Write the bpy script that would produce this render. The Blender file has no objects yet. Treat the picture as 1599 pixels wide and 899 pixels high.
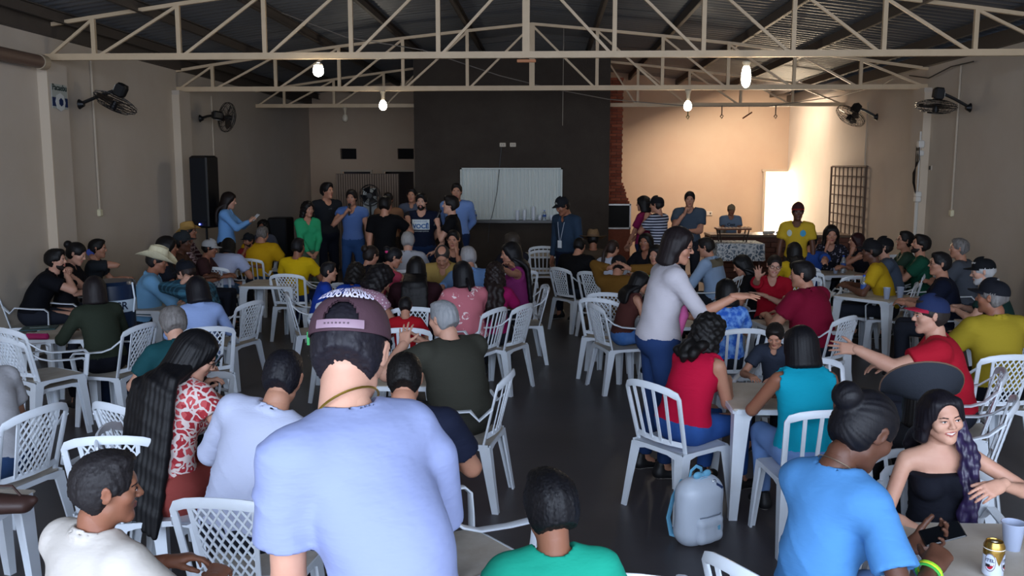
import bpy, math, random
import numpy as np
from mathutils import Vector, Matrix, Euler
from mathutils.bvhtree import BVHTree
random.seed(7); np.random.seed(7)
SC = bpy.context.scene
COL = SC.collection
PI = math.pi
R = math.radians

# ------------------------------------------------------------------ camera
CAM_H, FOC, PITCH, YAW = 2.2, 1400.0, R(7.65), R(2.31)
cd = bpy.data.cameras.new('camera'); cam = bpy.data.objects.new('camera', cd); COL.objects.link(cam)
cd.sensor_width = 36.0; cd.lens = 36.0*FOC/1599.0; cd.clip_start = .05; cd.clip_end = 200
cam.location = (0, 0, CAM_H); cam.rotation_euler = (PI/2-PITCH, 0, YAW)
SC.camera = cam
# ------------------------------------------------------------------ world, lights, exposure
w = bpy.data.worlds.new('world'); SC.world = w; w.use_nodes = True
bg = w.node_tree.nodes['Background']; bg.inputs[0].default_value = (.55, .70, 1.0, 1); bg.inputs[1].default_value = 1.2
def area(name, loc, rot, sx, sy, power, color):
    l = bpy.data.lights.new(name, 'AREA'); l.shape = 'RECTANGLE'; l.size = sx; l.size_y = sy; l.energy = power; l.color = color
    o = bpy.data.objects.new(name, l); COL.objects.link(o); o.location = loc; o.rotation_euler = rot; return o
# daylight of the open front of the hall, behind and above the camera
area('front_daylight', (0.5, -3.6, 3.2), (R(68), 0, 0), 11, 3.6, 620, (.74, .84, 1.0))
sl = bpy.data.lights.new('sun', 'SUN'); sl.energy = 6; sl.color = (1, .88, .7); sl.angle = R(.6)
so = bpy.data.objects.new('sun', sl); COL.objects.link(so); so.rotation_euler = (R(38), 0, R(-14))
# sunlit yard seen through the back door, shining in
area('door_daylight', (5.75, 23.6, 1.35), (R(-90), 0, 0), 1.0, 1.9, 420, (1.0, .80, .55))
area('rear_right_fill', (4.0, 20.5, 3.62), (R(10), R(-20), 0), 3.2, 2.0, 118, (1.0, .82, .66))  # added fill lamp below the closed roof, brightens the rear right walls
SC.view_settings.view_transform = 'Standard'; SC.view_settings.look = 'None'
SC.view_settings.gamma = 1; SC.view_settings.use_curve_mapping = False
SC.view_settings.exposure = 0.75

# ------------------------------------------------------------------ pixel -> place
_f = np.array([-math.sin(YAW)*math.cos(PITCH), math.cos(YAW)*math.cos(PITCH), -math.sin(PITCH)])
_r = np.array([math.cos(YAW), math.sin(YAW), 0.]); _u = np.cross(_r, _f)
def ray(px, py):
    return _f + _r*(px-799.5)/FOC + _u*(449.5-py)/FOC
def PY(px, py, Y):
    d = ray(px, py); return np.array([0, 0, CAM_H]) + d*(Y/d[1])
def PZ(px, py, z):
    d = ray(px, py); return np.array([0, 0, CAM_H]) + d*((z-CAM_H)/d[2])
def proj(p):
    v = np.asarray(p, float)-np.array([0, 0, CAM_H]); k = v@_f
    return 799.5+FOC*(v@_r)/k, 449.5-FOC*(v@_u)/k

# ------------------------------------------------------------------ materials
def lin(c):
    if isinstance(c, str):
        c = c.lstrip('#'); c = [int(c[i:i+2], 16)/255 for i in (0, 2, 4)]
    return tuple((x/12.92 if x <= .04045 else ((x+.055)/1.055)**2.4) for x in c)+(1,)
_M = {}
def mat(key, col, rough=.6, spec=.3, metal=0, bump=None, vary=None, emit=None, alpha=None, trans=None, coat=0):
    """plain principled material; bump=(scale xyz, strength), vary=(scale, other colour, amount)"""
    if key in _M: return _M[key]
    m = bpy.data.materials.new(key); m.use_nodes = True; nt = m.node_tree; b = nt.nodes['Principled BSDF']
    b.inputs['Base Color'].default_value = lin(col); b.inputs['Roughness'].default_value = rough
    b.inputs['Specular IOR Level'].default_value = spec; b.inputs['Metallic'].default_value = metal
    if coat: b.inputs['Coat Weight'].default_value = coat
    if trans: b.inputs['Transmission Weight'].default_value = trans
    if alpha is not None: b.inputs['Alpha'].default_value = alpha
    if emit: b.inputs['Emission Color'].default_value = lin(emit[0]); b.inputs['Emission Strength'].default_value = emit[1]
    tc = nt.nodes.new('ShaderNodeTexCoord')
    def noise(scale, det=4, rgh=.6):
        mp = nt.nodes.new('ShaderNodeMapping'); nt.links.new(tc.outputs['Object'], mp.inputs[0])
        mp.inputs['Scale'].default_value = scale if hasattr(scale, '__len__') else (scale,)*3
        n = nt.nodes.new('ShaderNodeTexNoise'); n.inputs['Scale'].default_value = 1; n.inputs['Detail'].default_value = det; n.inputs['Roughness'].default_value = rgh
        nt.links.new(mp.outputs[0], n.inputs['Vector']); return n
    if vary:
        n = noise(vary[0]); mx = nt.nodes.new('ShaderNodeMix'); mx.data_type = 'RGBA'
        rp = nt.nodes.new('ShaderNodeValToRGB'); rp.color_ramp.elements[0].position = .35; rp.color_ramp.elements[1].position = .7
        nt.links.new(n.outputs['Fac'], rp.inputs[0])
        ml = nt.nodes.new('ShaderNodeMath'); ml.operation = 'MULTIPLY'; ml.inputs[1].default_value = vary[2]
        nt.links.new(rp.outputs[0], ml.inputs[0]); nt.links.new(ml.outputs[0], mx.inputs['Factor'])
        mx.inputs['A'].default_value = lin(col); mx.inputs['B'].default_value = lin(vary[1])
        nt.links.new(mx.outputs['Result'], b.inputs['Base Color'])
    if bump:
        n = noise(bump[0], 3); bp = nt.nodes.new('ShaderNodeBump'); bp.inputs['Strength'].default_value = bump[1]; bp.inputs['Distance'].default_value = bump[2] if len(bump) > 2 else .01
        nt.links.new(n.outputs['Fac'], bp.inputs['Height']); nt.links.new(bp.outputs[0], b.inputs['Normal'])
    _M[key] = m; return m
def pattern(key, kind, c1, c2, scale=1., rough=.8, c3=None):
    """printed cloth: dots, stripes, plaid, floral, camo, denim"""
    if key in _M: return _M[key]
    m = bpy.data.materials.new(key); m.use_nodes = True; nt = m.node_tree; b = nt.nodes['Principled BSDF']
    b.inputs['Roughness'].default_value = rough; b.inputs['Specular IOR Level'].default_value = .2
    tc = nt.nodes.new('ShaderNodeTexCoord'); L = nt.links.new
    def math_(op, a, v=None, c=None):
        n = nt.nodes.new('ShaderNodeMath'); n.operation = op
        for i, q in enumerate((a, v, c)):
            if q is None: continue
            if isinstance(q, (int, float)): n.inputs[i].default_value = q
            else: L(q, n.inputs[i])
        return n.outputs[0]
    def mix(f, A, B):
        n = nt.nodes.new('ShaderNodeMix'); n.data_type = 'RGBA'; L(f, n.inputs['Factor'])
        for q, s in ((A, 'A'), (B, 'B')):
            if isinstance(q, tuple): n.inputs[s].default_value = q
            else: L(q, n.inputs[s])
        return n.outputs['Result']
    A, B = lin(c1), lin(c2)
    sep = nt.nodes.new('ShaderNodeSeparateXYZ'); L(tc.outputs['Object'], sep.inputs[0])
    X, Y, Z = sep.outputs
    if kind == 'dots':
        v = nt.nodes.new('ShaderNodeTexVoronoi'); v.inputs['Scale'].default_value = 28*scale; v.inputs['Randomness'].default_value = .25
        L(tc.outputs['Object'], v.inputs['Vector']); out = mix(math_('LESS_THAN', v.outputs['Distance'], .33), A, B)
    elif kind == 'stripes':
        s = math_('SINE', math_('MULTIPLY', Z, 150*scale)); out = mix(math_('GREATER_THAN', s, .1), A, B)
    elif kind == 'plaid':
        s1 = math_('GREATER_THAN', math_('SINE', math_('MULTIPLY', Z, 85*scale)), .45)
        s2 = math_('GREATER_THAN', math_('SINE', math_('MULTIPLY', math_('ADD', X, Y), 85*scale)), .45)
        out = mix(math_('MULTIPLY', math_('ADD', s1, s2), .5), A, B)
    elif kind == 'floral':
        nz = nt.nodes.new('ShaderNodeTexNoise'); nz.inputs['Scale'].default_value = 9*scale; L(tc.outputs['Object'], nz.inputs['Vector'])
        va = nt.nodes.new('ShaderNodeVectorMath'); va.operation = 'MULTIPLY_ADD'; va.inputs[1].default_value = (.12/scale,)*3
        L(nz.outputs['Color'], va.inputs[0]); L(tc.outputs['Object'], va.inputs[2])
        v = nt.nodes.new('ShaderNodeTexVoronoi'); v.feature = 'DISTANCE_TO_EDGE'; v.inputs['Scale'].default_value = 17*scale; L(va.outputs[0], v.inputs['Vector'])
        v2 = nt.nodes.new('ShaderNodeTexVoronoi'); v2.inputs['Scale'].default_value = 17*scale; L(va.outputs[0], v2.inputs['Vector'])
        f1 = math_('LESS_THAN', v.outputs['Distance'], .11); f2 = math_('LESS_THAN', v2.outputs['Distance'], .17)
        base = A
        if c3: base = mix(math_('GREATER_THAN', nz.outputs['Fac'], .52), A, lin(c3))
        out = mix(math_('MAXIMUM', f1, f2), base, B)
    elif kind == 'leaf':
        nz = nt.nodes.new('ShaderNodeTexNoise'); nz.inputs['Scale'].default_value = 40; L(tc.outputs['Object'], nz.inputs['Vector'])
        v = nt.nodes.new('ShaderNodeTexVoronoi'); v.inputs['Scale'].default_value = 9*scale; L(tc.outputs['Object'], v.inputs['Vector'])
        out = mix(math_('MULTIPLY', math_('LESS_THAN', v.outputs['Distance'], .38), math_('GREATER_THAN', nz.outputs['Fac'], .52)), A, B)
    else:
        nz = nt.nodes.new('ShaderNodeTexNoise'); nz.inputs['Scale'].default_value = 7*scale; nz.inputs['Detail'].default_value = 5; L(tc.outputs['Object'], nz.inputs['Vector'])
        rp = nt.nodes.new('ShaderNodeValToRGB'); rp.color_ramp.elements[0].position = .4; rp.color_ramp.elements[1].position = .62; L(nz.outputs['Fac'], rp.inputs[0])
        out = mix(rp.outputs[0], A, B)
    L(out, b.inputs['Base Color'])
    n = nt.nodes.new('ShaderNodeTexNoise'); n.inputs['Scale'].default_value = 160; L(tc.outputs['Object'], n.inputs['Vector'])
    bp = nt.nodes.new('ShaderNodeBump'); bp.inputs['Strength'].default_value = .15; bp.inputs['Distance'].default_value = .003; L(n.outputs['Fac'], bp.inputs['Height']); L(bp.outputs[0], b.inputs['Normal'])
    _M[key] = m; return m
def cloth(col, rough=.85):
    return mat('cloth_'+col.lstrip('#'), col, rough, .15, bump=((9, 9, 22), .35, .02))

# ------------------------------------------------------------------ mesh helpers
def link_mesh(name, me, parent=None, smooth=True, loc=None):
    if smooth: me.polygons.foreach_set('use_smooth', np.ones(len(me.polygons), bool))
    o = bpy.data.objects.new(name, me); COL.objects.link(o)
    if parent is not None: o.parent = parent
    if loc is not None: o.location = loc
    return o
def np_mesh(name, V, Q, mats, mi=None):
    me = bpy.data.meshes.new(name); nv, nq = len(V), len(Q)
    me.vertices.add(nv); me.vertices.foreach_set('co', np.ascontiguousarray(V, np.float32).ravel())
    k = Q.shape[1]
    me.loops.add(nq*k); me.loops.foreach_set('vertex_index', np.ascontiguousarray(Q, np.int32).ravel())
    me.polygons.add(nq); me.polygons.foreach_set('loop_start', np.arange(0, nq*k, k, dtype=np.int32))
    for m in mats: me.materials.append(m)
    if mi is not None: me.polygons.foreach_set('material_index', np.asarray(mi, np.int32))
    me.update(calc_edges=True)
    return me
class MB:
    """collects simple shapes into one mesh"""
    def __init__(s): s.v = []; s.f = []; s.mi = []; s.cur = 0
    def add(s, vs, fs, M=None):
        n = len(s.v)
        for p in vs:
            p = Vector(p); s.v.append(tuple(M @ p) if M else tuple(p))
        for f in fs: s.f.append(tuple(n+i for i in f)); s.mi.append(s.cur)
        return s
    def box(s, c, d, M=None, bev=0.0):
        x, y, z = (q/2 for q in d); cx, cy, cz = c
        if bev <= 0:
            vs = [(cx+i*x, cy+j*y, cz+k*z) for k in (-1, 1) for i, j in ((-1, -1), (1, -1), (1, 1), (-1, 1))]
            return s.add(vs, [(3, 2, 1, 0), (4, 5, 6, 7), (0, 1, 5, 4), (1, 2, 6, 5), (2, 3, 7, 6), (3, 0, 4, 7)], M)
        vs = []
        for k, sh in ((-z, bev), (-z+bev, 0), (z-bev, 0), (z, bev)):
            a, b = x-sh, y-sh; q = bev*.7
            for px, py in ((a-q, -b), (a, -b+q), (a, b-q), (a-q, b), (-a+q, b), (-a, b-q), (-a, -b+q), (-a+q, -b)): vs.append((cx+px, cy+py, cz+k))
        fs = [tuple(range(7, -1, -1)), tuple(range(24, 32))]
        for r in range(3):
            for i in range(8): j = (i+1) % 8; fs.append((r*8+i, r*8+j, r*8+8+j, r*8+8+i))
        return s.add(vs, fs, M)
    def loft(s, rings, M=None, cap=True, closed=True):
        n = len(rings[0]); vs = [p for r in rings for p in r]; fs = []
        for r in range(len(rings)-1):
            for i in range(n if closed else n-1):
                j = (i+1) % n; fs.append((r*n+i, r*n+j, (r+1)*n+j, (r+1)*n+i))
        if cap: fs.append(tuple(range(n-1, -1, -1))); fs.append(tuple(range((len(rings)-1)*n, len(rings)*n)))
        return s.add(vs, fs, M)
    def sweep(s, pts, wx, wy, nrm=(0, 0, 1), M=None, n=8, power=1.0, cap=True):
        """wx across (perp to nrm), wy along nrm; either may be a list"""
        pts = [Vector(p) for p in pts]; rings = []
        for i, p in enumerate(pts):
            t = (pts[min(i+1, len(pts)-1)]-pts[max(i-1, 0)]).normalized()
            nn = Vector(nrm(i) if callable(nrm) else nrm); sd = t.cross(nn)
            if sd.length < 1e-4: sd = t.cross(Vector((1, 0, .01)))
            sd.normalize(); up = sd.cross(t).normalized()
            a = (wx[i] if hasattr(wx, '__len__') else wx)/2; b = (wy[i] if hasattr(wy, '__len__') else wy)/2
            r = []
            for k in range(n):
                th = 2*PI*k/n+PI/n; c, q = math.cos(th), math.sin(th)
                c = math.copysign(abs(c)**power, c); q = math.copysign(abs(q)**power, q)
                r.append(tuple(p+sd*(a*c)+up*(b*q)))
            rings.append(r)
        return s.loft(rings, M, cap)
    def tube(s, pts, r, n=8, M=None):
        w_ = [2*q for q in r] if hasattr(r, '__len__') else 2*r
        t = (Vector(pts[-1])-Vector(pts[0])).normalized()
        nrm = (0, 0, 1) if abs(t.z) < .9 else (1, 0, 0)
        return s.sweep(pts, w_, w_, nrm, M, n)
    def lathe(s, prof, n=24, M=None, sx=1, sy=1, cap=True):
        return s.loft([[(r*sx*math.cos(2*PI*i/n), r*sy*math.sin(2*PI*i/n), z) for i in range(n)] for r, z in prof], M, cap)
    def me(s, name, mats):
        m = bpy.data.meshes.new(name); m.from_pydata(s.v, [], s.f)
        for q in (mats if isinstance(mats, (list, tuple)) else [mats]): m.materials.append(q)
        if any(s.mi): m.polygons.foreach_set('material_index', s.mi)
        m.update(); return m
    def obj(s, name, mats, parent=None, smooth=False, loc=None):
        o = link_mesh(name, s.me(name, mats), parent, False, loc)
        if smooth: shade(o)
        return o
def shade(o, ang=35):
    me = o.data
    me.polygons.foreach_set('use_smooth', np.ones(len(me.polygons), bool))
    try: me.set_sharp_from_angle(angle=R(ang))
    except Exception: pass
    return o
def T(x=0, y=0, z=0, rz=0, rx=0, ry=0, s=1):
    return Matrix.Translation((x, y, z)) @ Euler((rx, ry, rz)).to_matrix().to_4x4() @ Matrix.Scale(s, 4)
def tag(o, label, cat, group=None, kind=None):
    if label: o['label'] = label
    if cat: o['category'] = cat
    if group: o['group'] = group
    if kind: o['kind'] = kind
    return o
def empty(name, loc=(0, 0, 0), rz=0, label=None, cat=None, group=None):
    o = bpy.data.objects.new(name, None); COL.objects.link(o); o.location = tuple(loc); o.rotation_euler = (0, 0, rz); o.empty_display_size = .1
    return tag(o, label, cat, group)
def struct(o): o['kind'] = 'structure'; return o
_kids = {}
def reg(root, *objs):
    pass
def copy_tree(o, parent=None):
    c = o.copy(); COL.objects.link(c)
    if parent is not None: c.parent = parent
    for ch in KIDS.get(o.name, ()): copy_tree(ch, c)
    return c
KIDS = {}
def index_kids(root):
    """remember the children of a prototype (ob.children scans the whole file)"""
    ch = [c for c in root.children]; KIDS[root.name] = ch
    for c in ch: index_kids(c)
# ------------------------------------------------------------------ signed distance bodies
def rot(axis, deg):
    return np.array(Matrix.Rotation(R(deg), 3, axis))
class Grid:
    def __init__(s, lo, hi, h):
        s.lo = np.array(lo, float); s.h = h; s.n = np.maximum(2, np.ceil((np.array(hi)-s.lo)/h).astype(int)+1)
        s.d = np.full(s.n, 9., np.float32)
    def sl(s, lo, hi):
        a = np.clip(np.floor((np.asarray(lo)-s.lo)/s.h).astype(int), 0, s.n-1); b = np.clip(np.ceil((np.asarray(hi)-s.lo)/s.h).astype(int)+1, 1, s.n)
        if (b <= a).any(): return None, None
        ax = [(s.lo[i]+s.h*np.arange(a[i], b[i])).astype(np.float32) for i in range(3)]
        return tuple(slice(a[i], b[i]) for i in range(3)), (ax[0][:, None, None], ax[1][None, :, None], ax[2][None, None, :])
    def put(s, S, d, k, mode):
        o = s.d[S]
        if mode == 'u':
            if k > 0:
                hh = np.maximum(k-np.abs(o-d), 0)/k; s.d[S] = np.minimum(o, d)-hh*hh*k*.25
            else: s.d[S] = np.minimum(o, d)
        else:
            d = -d
            if k > 0:
                hh = np.maximum(k-np.abs(o-d), 0)/k; s.d[S] = np.maximum(o, d)+hh*hh*k*.25
            else: s.d[S] = np.maximum(o, d)
    def cap(s, a, b, ra, rb=None, k=.02, mode='u', end=None, start=None, flat=None):
        """round cone; end/start cut flat; flat=(axis, factor) squashes across an axis"""
        if rb is None: rb = ra
        a = np.asarray(a, float); b = np.asarray(b, float); m = max(ra, rb)+k+2.5*s.h
        S, p = s.sl(np.minimum(a, b)-m, np.maximum(a, b)+m)
        if S is None: return
        ba = b-a; L = max(ba@ba, 1e-9)
        q = [p[i]-a[i] for i in range(3)]
        t = np.clip((q[0]*ba[0]+q[1]*ba[1]+q[2]*ba[2])/L, 0, 1)
        e = [q[i]-t*ba[i] for i in range(3)]
        if flat is not None:
            ax, f = np.asarray(flat[0], float), flat[1]; al = e[0]*ax[0]+e[1]*ax[1]+e[2]*ax[2]
            e = [e[i]+al*ax[i]*(f-1) for i in range(3)]
        d = np.sqrt(e[0]**2+e[1]**2+e[2]**2)-(ra+(rb-ra)*t)
        if end or start:
            n = ba/math.sqrt(L)
            if end: d = np.maximum(d, (p[0]-b[0])*n[0]+(p[1]-b[1])*n[1]+(p[2]-b[2])*n[2])
            if start: d = np.maximum(d, -((p[0]-a[0])*n[0]+(p[1]-a[1])*n[1]+(p[2]-a[2])*n[2]))
        s.put(S, d.astype(np.float32), k, mode)
    def ell(s, c, r, k=.02, mode='u', A=None):
        c = np.asarray(c, float); m = max(r)+k+2.5*s.h
        S, p = s.sl(c-m, c+m)
        if S is None: return
        q = [p[i]-c[i] for i in range(3)]
        if A is not None: q = [q[0]*A[0][i]+q[1]*A[1][i]+q[2]*A[2][i] for i in range(3)]
        k0 = np.sqrt((q[0]/r[0])**2+(q[1]/r[1])**2+(q[2]/r[2])**2)
        k1 = np.sqrt((q[0]/r[0]**2)**2+(q[1]/r[1]**2)**2+(q[2]/r[2]**2)**2)
        d = k0*(k0-1)/np.maximum(k1, 1e-6)
        s.put(S, d.astype(np.float32), k, mode)
    def plane(s, c, n, k=0):
        """keep what lies behind the plane (n points to the removed side)"""
        p = [(s.lo[i]+s.h*np.arange(s.n[i])).astype(np.float32) for i in range(3)]
        d = (p[0][:, None, None]-c[0])*n[0]+(p[1][None, :, None]-c[1])*n[1]+(p[2][None, None, :]-c[2])*n[2]
        s.d = np.maximum(s.d, d.astype(np.float32))
    def mesh(s):
        d = s.d; ins = d < 0
        ins[0] = ins[-1] = False; ins[:, 0] = ins[:, -1] = False; ins[:, :, 0] = ins[:, :, -1] = False
        dd = np.where(ins, d, np.maximum(d, 1e-4))
        u = ins.astype(np.uint8); c = u[:-1]+u[1:]; c = c[:, :-1]+c[:, 1:]; c = c[:, :, :-1]+c[:, :, 1:]
        mixed = (c > 0) & (c < 8)
        I, J, K = np.nonzero(mixed); n = len(I)
        if n == 0: return np.zeros((0, 3)), np.zeros((0, 4), int)
        idx = np.full(mixed.shape, -1, np.int32); idx[I, J, K] = np.arange(n)
        off = np.array([(i, j, k) for i in (0, 1) for j in (0, 1) for k in (0, 1)])
        Vv = np.stack([dd[I+o[0], J+o[1], K+o[2]] for o in off], 1)
        pos = np.zeros((n, 3)); cnt = np.zeros(n)
        for a in range(8):
            for b in range(a+1, 8):
                if abs(off[a]-off[b]).sum() != 1: continue
                va, vb = Vv[:, a], Vv[:, b]; cr = (va < 0) != (vb < 0)
                t = np.where(cr, va/np.where(cr, va-vb, 1), 0); t = np.clip(t, 0, 1)
                pos += cr[:, None]*(off[a]+t[:, None]*(off[b]-off[a])); cnt += cr
        V = (pos/cnt[:, None]+np.stack([I, J, K], 1))*s.h+s.lo
        Q = []
        for ax in range(3):
            a = [slice(None)]*3; b = [slice(None)]*3; a[ax] = slice(None, -1); b[ax] = slice(1, None)
            e = ins[tuple(a)] != ins[tuple(b)]; P = np.stack(np.nonzero(e), 1)
            o1, o2 = [q for q in range(3) if q != ax]
            if ax == 1: o1, o2 = o2, o1
            ok = (P[:, o1] > 0) & (P[:, o2] > 0) & (P[:, o1] < idx.shape[o1]) & (P[:, o2] < idx.shape[o2]); P = P[ok]
            def g(d1, d2):
                q = P.copy(); q[:, o1] += d1; q[:, o2] += d2; return idx[q[:, 0], q[:, 1], q[:, 2]]
            q = np.stack([g(-1, -1), g(0, -1), g(0, 0), g(-1, 0)], 1)
            fl = ~ins[P[:, 0], P[:, 1], P[:, 2]]; q[fl] = q[fl][:, ::-1]; Q.append(q)
        Q = np.concatenate(Q); Q = Q[(Q >= 0).all(1)]
        return V, Q
class Join:
    def __init__(s): s.V = []; s.Q = []; s.mi = []; s.n = 0
    def add(s, V, Q, m=0):
        s.V.append(V); s.Q.append(Q+s.n); s.mi.append(np.full(len(Q), m) if np.isscalar(m) else m); s.n += len(V)
    def me(s, name, mats): return np_mesh(name, np.concatenate(s.V), np.concatenate(s.Q), mats, np.concatenate(s.mi))

# ------------------------------------------------------------------ heads (made once per kind, in head space, metres at full adult size)
_HEAD = {}
def head_mesh(h, fem, smile, fat=0.):
    key = (h, fem, smile, fat)
    if key in _HEAD: return _HEAD[key]
    J = Join(); g = Grid((-.11, -.13, -.16), (.11, .14, .14), h); w_ = 1+fat
    g.ell((0, -.014, .030), (.074, .094, .084), 0)
    g.ell((0, .026, -.036), (.056*w_, .058, .076), .03)
    g.cap((-.040*w_, .008, -.062), (-.014, .062, -.090), .020, .017, .02); g.cap((.040*w_, .008, -.062), (.014, .062, -.090), .020, .017, .02)
    g.ell((0, .068, -.094), (.020 if not fem else .016, .016, .017), .02)
    for s_ in (-1, 1):
        g.ell((s_*.040*w_, .056, -.018), (.022, .022, .020), .025)
    g.cap((-.028, .072, .026), (.028, .072, .026), .013 if not fem else .010, None, .02)
    for s_ in (-1, 1): g.ell((s_*.031, .094, .004), (.018, .014, .012), .014, 'sub')
    g.cap((0, .080, .014), (0, .102, -.020), .0075, .0105, .010)
    for s_ in (-1, 1):
        g.ell((s_*.0115, .093, -.024), (.0075, .010, .0075), .006)
        g.ell((s_*.031, .0735, .003), (.0155, .0135, .0115), .004)
        g.ell((s_*.0055, .1005, -.0325), (.0035, .005, .003), .003, 'sub')
    mw = .026 if smile else .021; up = .005 if smile else 0
    for s_ in (-1, 1):
        g.cap((0, .0868, -.0505), (s_*mw, .076, -.0535+up), .0050, .003, .006)
        g.cap((0, .0840, -.0630 if smile else -.0605), (s_*mw*.9, .075, -.0565+up), .0060, .003, .006)
    g.cap((-mw*.8, .089, -.0565+up*.5), (mw*.8, .089, -.0565+up*.5), .0022, None, .003, 'sub')
    if smile:
        for s_ in (-1, 1): g.cap((0, .094, -.0570), (s_*.021, .0845, -.0525), .0062, .0040, .003, 'sub'); g.ell((s_*.044, .060, -.030), (.016, .016, .014), .018)
    for s_ in (-1, 1):
        A = rot('Y', s_*12) @ rot('Z', -s_*18)
        g.ell((s_*.078, -.008, .000), (.0085, .019, .031), .006, A=A)
        g.ell((s_*.0875, -.004, .003), (.005, .010, .017), .005, 'sub', A=A)
    rn = .054 if not fem else .046
    g.cap((0, -.020, -.070), (0, -.030, -.150), rn, rn, .025)
    V, Q = g.mesh()
    mi = np.zeros(len(Q), int); c = V[Q].mean(1)
    lz = c[:, 2]+.0575-up*(np.abs(c[:, 0])/mw)**2*.8; lips = ((c[:, 0]/(mw+.001))**2+(lz/(.0105 if not smile else .0125))**2 < 1) & (c[:, 1] > .070)
    mi[lips] = 1
    J.add(V, Q, mi)
    # eyes, brows, teeth
    for s_ in (-1, 1):
        eh = max(.0018, h*.45); e = Grid((s_*.031-.02, .06, -.015), (s_*.031+.02, .10, .02), eh)
        e.ell((s_*.031, .0748, .0025), (.0130, .0134, .0056), 0); J.add(*e.mesh(), 2)
        e = Grid((s_*.031-.02, .06, -.015), (s_*.031+.02, .10, .02), eh)
        e.ell((s_*.031, .0775, .0028), (.0062, .0120, .0056), 0)
        e.cap((s_*.0175, .0840, .0050), (s_*.031, .0885, .0088), .0013+eh*.3, None, .001); e.cap((s_*.031, .0885, .0088), (s_*.0455, .0800, .0050), .0013+eh*.3, None, .001); J.add(*e.mesh(), 3)
        b = Grid((s_*.031-.03, .05, .0), (s_*.031+.03, .11, .04), max(.0026, h*.55))
        r_ = (.0035 if not fem else .0027)+max(0, h-.006)*.2
        b.cap((s_*.014, .0865, .0185), (s_*.033, .0830, .0235), r_, r_, 0, flat=((0, 1, 0), 1)); b.cap((s_*.033, .0830, .0235), (s_*.050, .0690, .0170), r_, r_*.6, .002); J.add(*b.mesh(), 3)
    if smile:
        t = Grid((-.03, .05, -.075), (.03, .1, -.04), max(.0022, h*.5)); t.cap((0, .0850, -.0560), (-.019, .0765, -.0525), .0056, .0045, 0); t.cap((0, .0850, -.0560), (.019, .0765, -.0525), .0056, .0045, 0); J.add(*t.mesh(), 2)
    r = (np.concatenate(J.V), np.concatenate(J.Q), np.concatenate(J.mi)); _HEAD[key] = r; return r
def beard_mesh(h, full):
    key = ('beard', h, full)
    if key in _HEAD: return _HEAD[key]
    g = Grid((-.11, -.13, -.16), (.11, .14, .14), h); e = .0022
    g.ell((0, .026, -.038), (.056+e, .057+e, .075+e), 0)
    g.cap((-.042, .006, -.062), (-.014, .062, -.090), .020+e, .017+e, .02); g.cap((.042, .006, -.062), (.014, .062, -.090), .020+e, .017+e, .02)
    g.ell((0, .068, -.094), (.020+e, .016+e, .017+e), .02); g.cap((-.020, .080, -.044), (.020, .080, -.044), .0085, None, .008)
    g.ell((0, .100, .004), (.052, .05, .042), .01, 'sub'); g.ell((0, .094, -.058), (.022, .022, .0085), .003, 'sub')
    g.plane((0, .0, 0), (0, -1, -.15))
    _HEAD[key] = g.mesh(); return _HEAD[key]
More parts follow.
